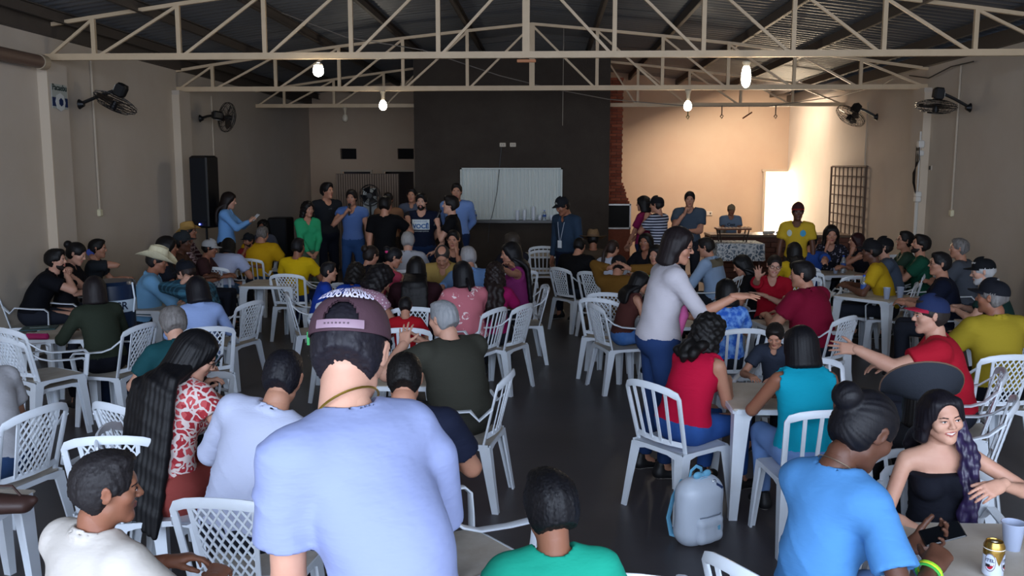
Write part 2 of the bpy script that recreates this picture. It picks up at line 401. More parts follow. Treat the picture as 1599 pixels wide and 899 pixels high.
def hair_mesh(style, h, seed=0):
    key = ('hair', style, h, seed)
    if key in _HEAD: return _HEAD[key]
    g = Grid((-.16, -.21, -.22), (.16, .16, .19), h)
    th = {'short': .009, 'buzz': .004, 'crop': .007, 'full': .016, 'curly': .024, 'bob': .017, 'parted': .010, 'long': .014, 'tied': .009, 'bun': .009, 'balding': .005}[style]
    g.ell((0, -.014, .030), (.074+th, .094+th, .084+th), 0)
    g.ell((0, -.040, -.020), (.064+th, .062+th, .060+th), .03)
    if style in ('bob', 'long', 'curly', 'parted'):
        z0 = -.115 if style == 'bob' else (-.13 if style == 'long' else -.10)
        for a in range(-7, 8):
            an = a*R(17.5)+PI
            x, y = math.sin(an)*.082, math.cos(an)*.080-.022
            if abs(a) > 6: continue
            g.cap((x*.8, y*.8, .03), (x*1.06, y*1.06-.004, z0), .022, .020 if style != 'curly' else .030, .03)
        for s_ in (-1, 1): g.cap((s_*.050, .045, .075), (s_*.084, .010, -.03), .020, .014, .03)
        if style == 'bob': g.ell((0, -.03, -.075), (.082, .08, .05), .03)
    if style == 'full':
        g.ell((0, .045, .098), (.055, .045, .025), .03)
    if style in ('short', 'crop'):
        g.ell((0, .030, .098), (.055, .050, .018), .03)
        for s_ in (-1, 1): g.cap((s_*.072, .022, .02), (s_*.0745, .016, -.020), .008, .005, .01)
    # open the face, ears and nape
    if style in ('short', 'crop', 'buzz', 'full', 'balding'):
        g.ell((0, .112, -.002), (.071, .066, .083), .012, 'sub')
        g.plane((0, -.06, -.058 if style != 'crop' else -.045), (0, -.55, -.83))
        for s_ in (-1, 1): g.ell((s_*.088, .030, -.055), (.045, .052, .056), .01, 'sub')
        if style == 'balding': g.ell((0, .045, .125), (.062, .085, .042), .01, 'sub')
    elif style in ('tied', 'bun'):
        g.ell((0, .115, -.006), (.072, .062, .080), .015, 'sub')
        g.plane((0, -.05, -.075), (0, -.3, -.95))
        for s_ in (-1, 1): g.ell((s_*.088, .040, -.040), (.045, .060, .048), .012, 'sub')
    else:
        g.ell((0, .118, -.014+(.012 if style == 'parted' else 0)), (.069, .074+(.012 if style == 'parted' else 0), .094), .012, 'sub'); g.ell((0, .100, -.060), (.074, .060, .060), .012, 'sub')
        g.ell((0, .10, -.14), (.060, .09, .07), .012, 'sub')
    if style == 'bun':
        g.ell((0, -.125, .055), (.048, .040, .044), .012)
    V, Q = g.mesh()
    rs = np.random.RandomState(seed+5)
    amp = {'curly': .008, 'bob': .0013, 'long': .0013, 'tied': .0010, 'bun': .0010}.get(style, .0010)
    if style == 'curly':
        f = 95.
        D = np.stack([np.sin(V[:, 1]*f+1+seed)*np.sin(V[:, 2]*f*1.1), np.sin(V[:, 2]*f+2)*np.sin(V[:, 0]*f*.9+seed), np.sin(V[:, 0]*f+3)*np.sin(V[:, 1]*f*1.2)], 1)*amp
        V = V+D
    else:
        c = V-np.array([0, -.014, .02]); rr = np.linalg.norm(c, axis=1)[:, None]
        if style in ('tied', 'bun'): ph = np.arctan2(c[:, 0], c[:, 2]+.02)*26
        elif style in ('bob', 'long', 'parted'): ph = np.arctan2(c[:, 0], c[:, 1])*34
        else: ph = c[:, 0]*210+np.sin(c[:, 1]*60)*1.5
        V = V+c/rr*(np.sin(ph+1.3*np.sin(ph*.37+seed))*amp)[:, None]
        if style in ('short', 'crop', 'full'): V = V+rs.normal(0, .0009, V.shape)
    _HEAD[key] = (V, Q); return V, Q

# ------------------------------------------------------------------ hands (right hand: wrist at origin, fingers +Y, back of hand +Z, thumb to -X)
_HAND = {}
FING = [(-.030, .092, .038, .026, .020, .0088), (-.0095, .097, .043, .029, .021, .0090), (.0115, .093, .040, .027, .020, .0086), (.0315, .084, .031, .020, .018, .0076)]
HP = {'rest': ((.35, .4, .45, .5), .5, .10), 'flat': ((.08, .08, .08, .10), .7, .22), 'open': ((.15, .1, .12, .18), .9, .42), 'grip': ((.95, 1.0, 1.05, 1.1), .35, .05),
      'fist': ((1.35, 1.4, 1.4, 1.4), .2, .02), 'hold': ((.62, .66, .72, .80), .6, .10), 'point': ((.1, 1.2, 1.3, 1.3), .4, .05), 'clasp': ((.9, .95, 1.0, 1.0), .25, .12)}
def hand_mesh(pose, h, nails=False):
    key = (pose, h)
    if key in _HAND: return _HAND[key]
    curl, thumb, spread = HP[pose]; g = Grid((-.10, -.05, -.13), (.08, .21, .045), h)
    rr = 1.0 if h < .008 else 1.12
    g.cap((0, -.03, 0), (0, .012, 0), .027, .027, 0, flat=((0, 0, 1), 1.25))
    for i, x in enumerate((-.026, -.0085, .0095, .026)):
        g.cap((x*.62, .012, 0), (x, .084-(i == 3)*.008, .002), .0175, .0135, .018, flat=((0, 0, 1), 1.15))
    g.ell((-.021, .035, -.010), (.017, .032, .014), .014); g.ell((.022, .032, -.009), (.013, .030, .012), .014)
    for i, (x, y, l1, l2, l3, r) in enumerate(FING):
        sp = spread*(i-1.4)*.33; c = curl[i]; p = np.array([x, y-.010, .002]); a = 0.
        for j, L in enumerate((l1, l2, l3)):
            a += c*(1.0, 1.05, .75)[j]
            dv = np.array([math.sin(sp)*math.cos(a), math.cos(sp)*math.cos(a), -math.sin(a)])
            q = p+dv*L; g.cap(p, q, r*rr*(1, .93, .86)[j], r*rr*(.95, .88, .74)[j], .003 if j else .008); p = q
    t = thumb; p = np.array([-.022, .022, -.008])
    for j, (L, r) in enumerate(((.040, .0135), (.032, .0108), (.026, .0095))):
        yaw = (.85*t+.12)*(1, .75, .55)[j]; dn = (.45, .5, .55)[j]*(1.2-t*.7)
        dv = np.array([-math.sin(yaw), math.cos(yaw), -dn]); dv /= np.linalg.norm(dv); q = p+dv*L
        g.cap(p, q, r*rr, r*rr*.88, .006); p = q
    _HAND[key] = g.mesh(); return _HAND[key]

def ik(a, t, l1, l2, pole):
    a = np.asarray(a, float); t = np.asarray(t, float); d = t-a; L = np.linalg.norm(d); L2 = min(L, (l1+l2)*.995); L2 = max(L2, abs(l1-l2)*1.05+.02)
    d = d/max(L, 1e-6); t = a+d*L2
    x = (l1*l1-l2*l2+L2*L2)/(2*L2); y = math.sqrt(max(l1*l1-x*x, 0))
    p = np.asarray(pole, float); p = p-d*(p@d)
    n = np.linalg.norm(p); p = p/n if n > 1e-4 else np.array([0, 0, -1.])
    return a+d*x+p*y, t
def unit(v): v = np.asarray(v, float); return v/max(np.linalg.norm(v), 1e-9)

SKIN = {'light': ('#c99a83', '#b06a60'), 'tan': ('#b5836a', '#96554c'), 'brown': ('#8e5f48', '#74403a'), 'dark': ('#5f3d2e', '#4c2a26')}
def skin_mats(tone, hair):
    a, l = SKIN[tone]
    return [mat('skin_'+tone, a, .5, .35, bump=((90, 90, 90), .12, .004), vary=(9, '#a8604e' if tone != 'dark' else '#3f2419', .22)), mat('lips_'+tone, l, .45, .4), mat('eye_white', '#e4dfdc', .25, .5), mat('brow_'+hair.lstrip('#'), hair, .6, .2)]
def hair_mat(col, curly=False):
    k = 'hair_'+col.lstrip('#')
    return mat(k, col, .55, .28, bump=((170, 170, 22), .35, .003), vary=((60, 60, 9), '#221e1d' if col < '#44' else '#c8c4c0', .25 if col < '#44' else .25))

PEOPLE = {}
def frame_to(R3, o, V): return V @ np.asarray(R3).T + np.asarray(o)

def cap_parts(root, Rh, Hc, col, brim_col=None, back_open=False, tilt=9, front=None, strap='#8b7280', big=1.0):
    """baseball cap, in head space"""
    W = lambda p: tuple((Rh @ (rot('X', tilt) @ ((np.array(p)+np.array([0, 0, .010]))*big)))+Hc)
    mcap = mat('cap_'+col.lstrip('#'), col, .8, .2, bump=((60, 60, 60), .3, .004)); mb = MB(); nu, nv = (96, 30) if back_open else (36, 10)
    def P(u, v, e=0.):
        th = 2*PI*u/nu; ph = (PI/2)*v/nv
        fr = max(0, math.sin(th)); x = (.087+e)*math.cos(th)*math.cos(ph)**.75; y = -.012+(.106+e)*math.sin(th)*math.cos(ph)**.75
        seam = .0016*(-1 if any(abs(((u*6/nu) % 1)-q) < .02 for q in (0, 1)) else 0)
        z = .030-.008*(1-fr)+(.094+e+.012*fr)*math.sin(ph)**.92
        return (x*(1+seam*8), y, z)
    vs = [W(P(u, v)) for v in range(nv+1) for u in range(nu)]; vs2 = [W(P(u, v, -.004)) for v in range(nv+1) for u in range(nu)]
    fs = []
    for v in range(nv):
        for u in range(nu):
            u2 = (u+1) % nu
            if back_open:
                a = (u+.5)/nu*360; da = abs(a-270)
                fv = v/nv
                if fv > .075 and da < 27*math.sqrt(max(0, 1-((fv-.075)/.42)**2)): continue
            fs.append((v*nu+u, v*nu+u2, (v+1)*nu+u2, (v+1)*nu+u))
    mb.add(vs, fs); mb.add(vs2, [tuple(reversed(f)) for f in fs])
    n = len(vs)
    mb.add([], [])
    for u in range(nu): mb.f.append((u, n+u, n+(u+1) % nu, (u+1) % nu)); mb.mi.append(0)
    c = mb.obj('baseball_cap', mcap, root, smooth=True)
    b = MB(); top, bot = [], []
    m2 = mcap if not brim_col else mat('cap_'+brim_col.lstrip('#'), brim_col, .8, .2)
    na, nr = 16, 5
    for i in range(na+1):
        an = R(28+124*i/na)
        for j in range(nr+1):
            t = j/nr; x0, y0 = .086*math.cos(an), -.012+.104*math.sin(an)
            f = math.sin(PI*(i/na))**.5
            x = x0*(1+.04*t); y = y0+.072*t*f; z = .030+.008*0-.012*t-.9*x*x*(.6+t)
            top.append(W((x, y, z+.003))); bot.append(W((x, y, z-.001)))
    q = [(i*(nr+1)+j, (i+1)*(nr+1)+j, (i+1)*(nr+1)+j+1, i*(nr+1)+j+1) for i in range(na) for j in range(nr)]
    b.add(top, [tuple(reversed(f)) for f in q]); b.add(bot, q)
    N = len(top)
    for i in range(na): a0 = i*(nr+1)+nr; a1 = a0+nr+1; b.f.append((a0, a1, N+a1, N+a0)); b.mi.append(0)
    b.obj('cap_brim', m2, c, smooth=True)
    bt = MB(); bt.lathe([(.0, .004), (.006, .003), (.008, 0)], 8, Matrix.Translation(W((0, -.012, .128)))); bt.obj('cap_button', mcap, c)
    if front:
        f_ = MB(); f_.box((0, 0, 0), (.05, .004, .03), Matrix.Translation(W((0, .093, .062))) @ Matrix(Rh.tolist()).to_4x4()); f_.obj('cap_badge', mat('badge_'+front.lstrip('#'), front, .6), c)
    if back_open:
        s_ = MB(); pts = [W((.092*math.cos(R(a)), -.012+.111*math.sin(R(a)), .036)) for a in np.linspace(238, 302, 14)]
        s_.sweep(pts, .020, .004, nrm=lambda i: tuple(Rh @ np.array([math.cos(R(238+64*i/13)), math.sin(R(238+64*i/13)), 0])), n=8, power=.5)
        s_.obj('cap_strap', mat('strap_grey', strap, .5, .4), c, smooth=True)
        for sg in (1,):
            for k in range(7):
                a = R(252+5*k); pp = MB(); pp.lathe([(.0018, -.001), (.0018, .002)], 6, Matrix.Translation(W((.0945*math.cos(a), -.012+.1145*math.sin(a), .036)))); pp.obj('strap_peg', mat('strap_peg', '#5a4a52', .6), c)
    return c

def straw_hat(root, Rh, Hc, col, band='#5b4632', brim=(.20, .17), curl=.06, tilt=0, crown=.115, name='straw_hat', edge=None, backup=0):
    W = lambda p: tuple((Rh @ (rot('X', tilt) @ np.array(p)))+Hc)
    mt = mat('straw_'+col.lstrip('#'), col, .75, .2, bump=((140, 140, 140), .7, .003), vary=(40, '#8d7a55', .25) if not edge else None); n = 36; rings = []
    prof = [(1.0, .035), (.985, .06), (.95, .035+crown*.6), (.86, .035+crown*.93), (.62, .035+crown), (.3, .035+crown*.9), (.05, .035+crown*.85)]
    for f, z in prof:
        rings.append([W((.088*f*math.cos(2*PI*i/n)*(1 if f > .9 else .85+.15*abs(math.sin(2*PI*i/n))), -.012+.106*f*math.sin(2*PI*i/n), z+(.014*(abs(math.cos(2*PI*i/n))) if .2 < f < .9 else 0))) for i in range(n)])
    m = MB(); m.loft(rings, cap=False)
    c = m.obj(name, mt, root, smooth=True)
    b = MB(); top, bot = [], []
    for j in range(7):
        t = j/6
        for i in range(n):
            a = 2*PI*i/n; x = (.086+(brim[0]-.086)*t)*math.cos(a); y = -.012+(.104+(brim[1]-.104)*t)*math.sin(a)
            z = .036+curl*(t**1.7)*abs(math.cos(a))**2.2-.018*t*abs(math.sin(a))+backup*t**2.1*max(0, -math.sin(a)*.8+.2)
            top.append([*W((x, y, z+.002))]); bot.append([*W((x, y, z-.002))])
    q = [(j*n+i, j*n+(i+1) % n, (j+1)*n+(i+1) % n, (j+1)*n+i) for j in range(6) for i in range(n)]
    b.add(top, [tuple(reversed(f)) for f in q]); b.add(bot, q); N = len(top)
    for i in range(n): a0, a1 = 6*n+i, 6*n+(i+1) % n; b.f.append((a0, a1, N+a1, N+a0)); b.mi.append(0)
    b.obj('hat_brim', mt, c, smooth=True)
    if edge:
        e = MB(); e.tube([top[6*n+(i % n)] for i in range(n+1)], .005, 6); e.obj('hat_edge', mat('edge_'+edge.lstrip('#'), edge, .6), c, smooth=True)
    h = MB(); h.loft([[W((.0895*math.cos(2*PI*i/n), -.012+.1075*math.sin(2*PI*i/n), z)) for i in range(n)] for z in (.038, .058)], cap=False); h.obj('hat_band', mat('band_'+band.lstrip('#'), band, .7), c, smooth=True)
    return c

def person(who, px, py, yaw, Y=None, s=None, sit=True, lean=6, tilt=0, twist=0, head=(0, 0, 0), L=None, Rr=None, fem=False, g=1.0, belly=0., skin='tan',
           top=('tee', '#888888'), bottom=('trousers', '#23262f'), hair=('short', '#14110f'), tail=None, hat=None, beard=None, glasses=None, res=None, smile=False,
           seat=.455, chair=None, knees=None, feet=None, label=None, group=None, shoes='#1b1b1d', collar=None, extra=None, hd=0.165, curls=None, headscale=1.0, warp=None, chair_shift=0, drop=(0, 0), smin=.84, smax=1.14, hs=None):
    """who: short phrase used in the chair's label; px,py: where the head's centre shows in the photo"""
    s0 = s if s else (.94 if fem else 1.0)
    # ---- skeleton in local space (metres, unscaled person)
    def skel(sc):
        zf = (seat+.10)/sc-.0 if sit else .95
        P = np.array([0, 0, zf])
        Ll = rot('X', -lean*.55) @ rot('Y', tilt*.5); Lu = rot('Z', twist) @ rot('X', -lean*1.25) @ rot('Y', tilt*1.2)
        U1, U2 = Ll[:, 2], Lu[:, 2]; W1 = P+U1*.17; Cc = W1+U2*.16; N = W1+U2*.300
        hy, hp, hr = head
        Rh = rot('Z', twist+hy) @ rot('X', -hp) @ rot('Y', hr)
        a = lean*.85+hp*.35; NV = rot('Z', twist+hy*.4) @ rot('X', -a) @ rot('Y', tilt) @ np.array([0, 0, 1.])
        Hc = N+NV*(hd-.07)+Rh @ np.array([0, .022, .075])
        return P, Ll, Lu, W1, Cc, N, Rh, Hc
    cy, sy_ = math.cos(R(yaw)), math.sin(R(yaw))
    if Y is None:
        P, Ll, Lu, W1, Cc, N, Rh, Hc = skel(s0); hw = PZ(px, py, Hc[2]*s0)
    else:
        if sit and Y > 4.9: Y *= 1.07
        hw = PY(px, py, Y)
        for _ in range(12):
            Hc = skel(s0)[-1]; s0 *= (hw[2]/(Hc[2]*s0))**.9 if not sit else ((hw[2]-seat)/((Hc[2]*s0)-seat))
        raw = s0; s0 = min(max(s0, smin), smax)
        if abs(raw-s0) > .001: print('SCALE', who, round(raw, 2), 'head z', round(float(hw[2]), 2))
        P, Ll, Lu, W1, Cc, N, Rh, Hc = skel(s0)
    off = np.array([cy*Hc[0]-sy_*Hc[1], sy_*Hc[0]+cy*Hc[1]])*s0
    loc = np.array([hw[0]-off[0], hw[1]-off[1], 0]); dist = loc[1]
    PEOPLE[who] = dict(loc=loc, yaw=yaw, s=s0, Y=dist)
    h = res or (.0078 if dist < 2.6 else .0100 if dist < 4.8 else .0150 if dist < 7 else .020 if dist < 11 else .026)
    hh = .0046 if dist < 4.8 else .0070 if dist < 7 else .0100 if dist < 11 else .0120
    root = empty('person', loc, R(yaw), label, 'person', group); root.scale = (s0, s0, s0)
    rl = np.array([[cy, sy_, 0], [-sy_, cy, 0], [0, 0, 1]])
    def local(w_): return rl @ (np.asarray(w_)-loc)/s0
    S, F, U = Lu[:, 0], Lu[:, 1], Lu[:, 2]; sw = .175 if not fem else .152
    armd = {}
    for key, sd, spec in (('L', -1, L), ('R', 1, Rr)):
        sh = W1+U*(.262-drop[0 if sd < 0 else 1])+S*sd*sw*(.5+.5*g)
        spec = spec or ('lap' if sit else 'hang'); pole = None; hdir = None; pn = None; hp_ = 'rest'
        if isinstance(spec, str): spec = (spec,)
        if isinstance(spec[0], str) and spec[0] == 'w': spec = (spec,)
        t = spec[0]
        if isinstance(t, str):
            PR = {'table': ((.13*sd, .40, .79), (.7*sd, -.2, -.7), (-.5*sd, .8, 0), 'rest'), 'lap': ((.10*sd, .30, .66), (.8*sd, -.4, -.5), (-.3*sd, .9, -.1), 'rest'),
                  'hang': ((.255*sd, .05, .80), (.2*sd, -1, 0), (0, .2, -1), 'rest'), 'phone': ((.06*sd, .36, .92 if sit else 1.28), (.7*sd, -.1, -.7), (-.3*sd, .5, .7), 'hold'),
                  'chin': ((.05*sd, .20, 1.02 if sit else 1.38), (.3*sd, .6, -.9), (-.1*sd, -.1, .9), 'fist'), 'fold': ((-.08*sd, .25, .88 if sit else 1.16), (.9*sd, .1, -.6), (-1.*sd, .1, .1), 'flat'),
                  'behind': ((.06*sd, -.20, .95), (1*sd, -.6, -.3), (-.8*sd, -.1, -.4), 'rest'), 'clasp': ((.035*sd, .36, .98), (.9*sd, 0, -.6), (-.5*sd, .3, .75), 'clasp'),
                  'front': ((.06*sd, .27, .93), (.9*sd, -.3, -.4), (-.7*sd, .4, -.3), 'clasp'), 'head': ((.10*sd, .12, 1.32), (.8*sd, .4, .2), (-.6*sd, -.3, .6), 'open')}
            t, pole, hdir, hp_ = PR[t]; t = np.array(t, float)
            if sit: t[2] += zshift(P)
        elif isinstance(t[0], str): t = local(PY(*t[1:]))
        else: t = np.array(t, float)
        if len(spec) > 1 and spec[1] is not None: pole = spec[1]
        if len(spec) > 2 and spec[2] is not None: hdir = spec[2]
        if len(spec) > 3 and spec[3] is not None: hp_ = spec[3]
        if len(spec) > 4: pn = spec[4]
        if pole is None: pole = (.6*sd, -.3, -.7)
        el, wr = ik(sh, t, .285, .25, pole)
        fd = unit(wr-el); hv = unit(hdir) if hdir is not None else fd
        hv = unit(hv*.75+fd*.45)
        up = np.array(pn, float) if pn is not None else np.array([sd*.35, -.15, .9])   # back-of-hand direction
        up = unit(up-hv*(up@hv)) if np.linalg.norm(up-hv*(up@hv)) > .05 else unit(np.cross(hv, S))
        armd[key] = (sd, sh, el, wr, hv, up, hp_)
    legd = []
    for sd in (-1, 1):
        hip = P+Ll[:, 0]*sd*.088-np.array([0, 0, .02])
        if sit:
            kn = (knees[0 if sd < 0 else 1] if knees else (.13*sd, .42, P[2]-.02))
            ft = (feet[0 if sd < 0 else 1] if feet else (.13*sd, .40+(.05 if fem else -.02)*sd, .085/s0))
            kn = hip+unit(np.array(kn)-hip)*.43; an = kn+unit(np.array(ft)-kn)*min(.42, max(.3, np.linalg.norm(np.array(ft)-kn)))
        else:
            ft = (feet[0 if sd < 0 else 1] if feet else (.11*sd, -.01+.04*sd, .085)); kn, an = ik(hip, ft, .43, .42, (0.15*sd, 1, 0))
        legd.append((sd, hip, kn, an))
    # bounds
    pts = [P, N, Hc]+[q for a in armd.values() for q in (a[2], a[3])]+[q for l in legd for q in (l[2], l[3])]
    lo = np.min(pts, 0)-.30; hi = np.max(pts, 0)+.30; lo[2] = max(lo[2], -.02); 
    ex = .011; gg = g
    def torso(G, e, full=True):
        G.ell(P+Ll[:, 2]*.02, ((.155+e)*gg, (.120+e)*(gg+.03), .13+e), 0, A=Ll)
        G.ell(W1+Ll[:, 1]*(.025*belly), ((.130+e)*gg+.02*belly, (.098+e)*gg+.045*belly, .15+e), .06, A=Ll)
        G.ell(Cc, ((.150 if not fem else .132)*gg+e, .100*gg+e, .165+e), .06, A=Lu)
        G.cap(W1+U*.255-S*sw*.8*gg, W1+U*.255+S*sw*.8*gg, .058+e, None, .05, flat=(F, .85))
        for sd in (-1, 1): G.cap(N+U*.025, W1+U*.275+S*sd*sw*.8*gg, .040+e*.8, .042+e, .04)
        if fem:
            for sd in (-1, 1): G.ell(Cc+S*sd*.068+F*.085*gg-U*.0, (.058+e, .055+e, .058+e), .03, A=Lu)
    body = Join(); G = Grid(lo, hi, h*(1.45 if dist > 7 else 1.3))
    torso(G, -.014)
    rn = .053*(.5+.5*g) if not fem else .045
    nk = Hc+Rh @ np.array([0, -.030, -.095]); G.cap(N-U*.045, nk, rn*1.02, rn*.98, .018)
    for sd, sh, el, wr, hv, up, hp_ in armd.values():
        ra = (.046 if not fem else .040)*gg**.7
        G.cap(sh, el, ra*1.0, ra*.86, .02); mid = el+(wr-el)*.3; G.cap(el, mid, ra*.86, ra*.86, .015); G.cap(mid, wr, ra*.86, ra*.60, .012)
    for sd, hip, kn, an in legd:
        G.cap(hip, kn, .078*gg, .052*gg**.5, .03); m_ = kn+(an-kn)*.35; G.cap(kn, m_, .050*gg**.5, .050*gg**.5, .02); G.cap(m_, an, .050*gg**.5, .034, .02)
        G.cap(an, an+np.array([0, .07, -.04]), .030, .028, .02)
    body.add(*G.mesh(), 0)
    hv_, hq, hm = head_mesh(hh, fem, smile, belly*.06+max(0, g-1)*.3); rs = np.random.RandomState(abs(hash(who)) % 9999 if False else sum(map(ord, who)) % 9999)
    var = np.array([rs.uniform(.96, 1.04), rs.uniform(.97, 1.03), rs.uniform(.97, 1.04)])*headscale
    body.add(frame_to(Rh, Hc, hv_*var), hq, hm)
    for key, (sd, sh, el, wr, hv, up, hp_) in armd.items():
        V, Q = hand_mesh(hp_, hh if hh > .0045 else .0048); V = V*(.98 if not fem else .90)
        x = np.cross(hv, up); B = np.stack([x*1, hv, up], 1)   # columns: X, Y, Z
        if sd < 0: V = V*np.array([-1, 1, 1]); Q = Q[:, ::-1]
        body.add(frame_to(B, wr, V), Q, 0)
        PEOPLE[who][key] = (loc+rl.T @ (wr*s0), rl.T @ hv, rl.T @ up)
    hm_ = skin_mats(skin, hair[1] if hair[0] != 'none' else '#2a201a')
    link_mesh('body', body.me('body', hm_), root)
    # ---- upper garment
    kind, tcol = top[0], top[1]; mt = tcol if not isinstance(tcol, str) else cloth(tcol); over = top[2] if len(top) > 2 else None
    G = Grid(lo, hi, h); e = ex
    torso(G, e)
    slv = hs if hs is not None else {'tee': .62, 'polo': .60, 'tank': 0, 'long': 2, 'shirt': 2, 'jacket': 2, 'tube': 0, 'short': .3}[kind]
    if kind == 'jacket': e = .02
    for sd, sh, el, wr, hv, up, hp_ in armd.values():
        ra = (.046 if not fem else .040)*gg**.7; ee = .012 if slv > 1 else .014
        if slv > 1.01:
            cf = wr-unit(wr-el)*.015 if hs is None else el+(wr-el)*(hs-1)
            G.cap(sh, el, ra*1.12+ee, ra*.92+ee, .03); G.cap(el, cf, ra*.90+ee, ra*.66+ee, .02, end=True)
            G.cap(cf-unit(wr-el)*.05, cf+unit(wr-el)*.02, (ra*.66 if hs is None else ra*.86)+.004, (ra*.62 if hs is None else ra*.86)+.004, 0, 'sub') if h < .012 else None
        elif slv > 0:
            q = sh+(el-sh)*slv; G.cap(sh, q, ra*1.12+ee, ra*1.02+ee+.014, .03, end=True)
            if h < .012: G.cap(sh+(el-sh)*slv*.6, q+(el-sh)*.2, ra*.92, ra*.96+.009, 0, 'sub')
        else:
            G.cap(sh-S*sd*-.005+U*.015, sh+S*sd*.08-U*.03, .062, .085, .008, 'sub') if kind == 'tank' else None
    if kind == 'tube': G.plane(Cc+U*.055, U)
    else:
        G.cap(N-U*.005+F*.008, nk+U*.03, rn+.012 if kind != 'jacket' else rn+.022, rn+.02, .008, 'sub')
        if kind in ('tee', 'tank', 'short', 'long', 'jacket', 'polo', 'shirt'):
            dpt = {'tank': .10, 'jacket': .10, 'tee': .040 if fem else .015, 'long': .05, 'short': .06, 'polo': .045, 'shirt': .055}[kind]
            G.cap(N+F*.045+U*.01, N+F*.12-U*dpt, rn*.95 if kind in ('tee', 'short', 'long') else rn*.65, rn*.60 if kind in ('tee', 'short', 'long') else rn*.40, .016, 'sub')
    if kind in ('polo', 'shirt'):
        nc = 20; rc = rn+.020
        for i in range(nc):
            a0, a1 = 2*PI*(i-.5)/nc, 2*PI*(i+.5)/nc
            if abs(math.sin((a0+a1)/4)) < .17: continue
            def cf_(a, up_, o=0.): return N+U*(.020+up_-.016*math.cos(a))+S*math.sin(a)*(rc+o)+F*(math.cos(a)*(rc+o)+.006)
            G.cap(cf_(a0, .008), cf_(a1, .008), max(.0075, h*.62), None, .003); G.cap(cf_(a0, -.010, .009), cf_(a1, -.010, .009), max(.0085, h*.62), None, .006)
    hem = .13 if not sit else .085
    if kind in ('jacket',): hem = .20 if not sit else .1
    if over == 'crop': hem = -.04
    G.plane(P-Ll[:, 2]*hem, -Ll[:, 2])
    V, Q = G.mesh(); V = wrinkle(V, P, warp or (.0060 if h < .012 else .004), sum(map(ord, who)))
    names = {'tee': 't_shirt', 'polo': 'polo_shirt', 'tank': 'tank_top', 'long': 'long_sleeved_top', 'shirt': 'shirt', 'jacket': 'jacket', 'tube': 'strapless_top', 'short': 'blouse'}
    sh_o = link_mesh(names[kind], np_mesh(names[kind], V, Q, [mt]), root)
    PEOPLE[who]['shirt'] = (V, Q, sh_o, root, Cc, F, U, S)
    # ---- lower garment
    bk, bcol = bottom[0], bottom[1]; mbm = bcol if not isinstance(bcol, str) else cloth(bcol)
    if bk == 'jeans': mbm = mat('denim_'+bcol.lstrip('#'), bcol, .85, .15, bump=((240, 240, 240), .35, .003), vary=(7, '#7f9cc9' if bcol > '#3' else '#27406b', .3))
    G = Grid(lo, np.minimum(hi, [9, 9, P[2]+.2]), max(h*1.35, .012)); e = .012
    G.ell(P+Ll[:, 2]*.0, ((.155+e)*gg, (.120+e)*(gg+.03), .125+e), 0, A=Ll)
    G.cap(P, P+Ll[:, 2]*.09, .10*gg, .10*gg, .03)
    for sd, hip, kn, an in legd:
        if bk == 'skirt': G.cap(hip, kn, .105*gg, .085, .08); G.cap(kn, kn+(an-kn)*.35, .085, .09, .05, end=True)
        elif bk == 'shorts': G.cap(hip, hip+(kn-hip)*.8, .090*gg, .078*gg, .03, end=True)
        else:
            G.cap(hip, kn, .088*gg, .064*gg**.5, .03); G.cap(kn, kn+(an-kn)*.93, .062*gg**.5, .052, .03, end=True)
    G.plane(P+Ll[:, 2]*.10, Ll[:, 2])
    V, Q = G.mesh(); V = wrinkle(V, P, .004, 3)
    link_mesh({'skirt': 'skirt', 'shorts': 'shorts', 'jeans': 'jeans'}.get(bk, 'trousers'), np_mesh('trousers', V, Q, [mbm]), root)
    # ---- shoes
    for sd, hip, kn, an in legd:
        o_ = link_mesh('shoe', shoe_mesh(shoes), root); o_.location = (an[0], an[1], max(an[2]-.085, 0.0) if not sit else an[2]-.085); o_.rotation_euler = (0, 0, -sd*R(8))
    # ---- hair
    if hair[0] != 'none':
        mh = hair_mat(hair[1]); J = Join()
        V, Q = hair_mesh(hair[0], hh*1.15 if hh > .0045 else .0050, 0 if hh > .01 else sum(map(ord, who)) % 3); 
        if hat is not None and not (len(hat) > 2 and hat[2].get('back_open')): V = V.copy(); m_ = V[:, 2] > .045; V[m_] = V[m_]*np.array([.93, .95, .90])+np.array([0, 0, .004])
        J.add(frame_to(Rh, Hc, V*var), Q)
        if hair[0] in ('long', 'parted') or tail:
            tk = tail or ('long', .42); Gt = Grid(lo-np.array([.1, .25, 0]), hi+np.array([.1, .1, .15]), hh*1.5 if hh > .005 else .0060)
            B = Hc+Rh @ np.array([0, -.085, -.035]); ln = tk[1]; out = unit(-F*np.array([1, 1, 0])+np.array([0, 0, .001]))
            side = tk[2] if len(tk) > 2 else 0.
            ng = 9 if tk[0] == 'long' else (3 if tk[0] == 'curls' else 1); wd = .085 if tk[0] == 'long' else (.05 if tk[0] == 'curls' else 0)
            rr_ = {'long': .024, 'curls': .035, 'pony': .026, 'braid': .017}[tk[0]]
            if tk[0] in ('long', 'curls'): B = Hc+Rh @ np.array([0, -.060, -.045])
            elif tk[0] == 'pony': B = Hc+Rh @ np.array([0, -.115, .02])
            back = W1+U*.27-F*(.115*g+(.012 if ln < .6 else .040))
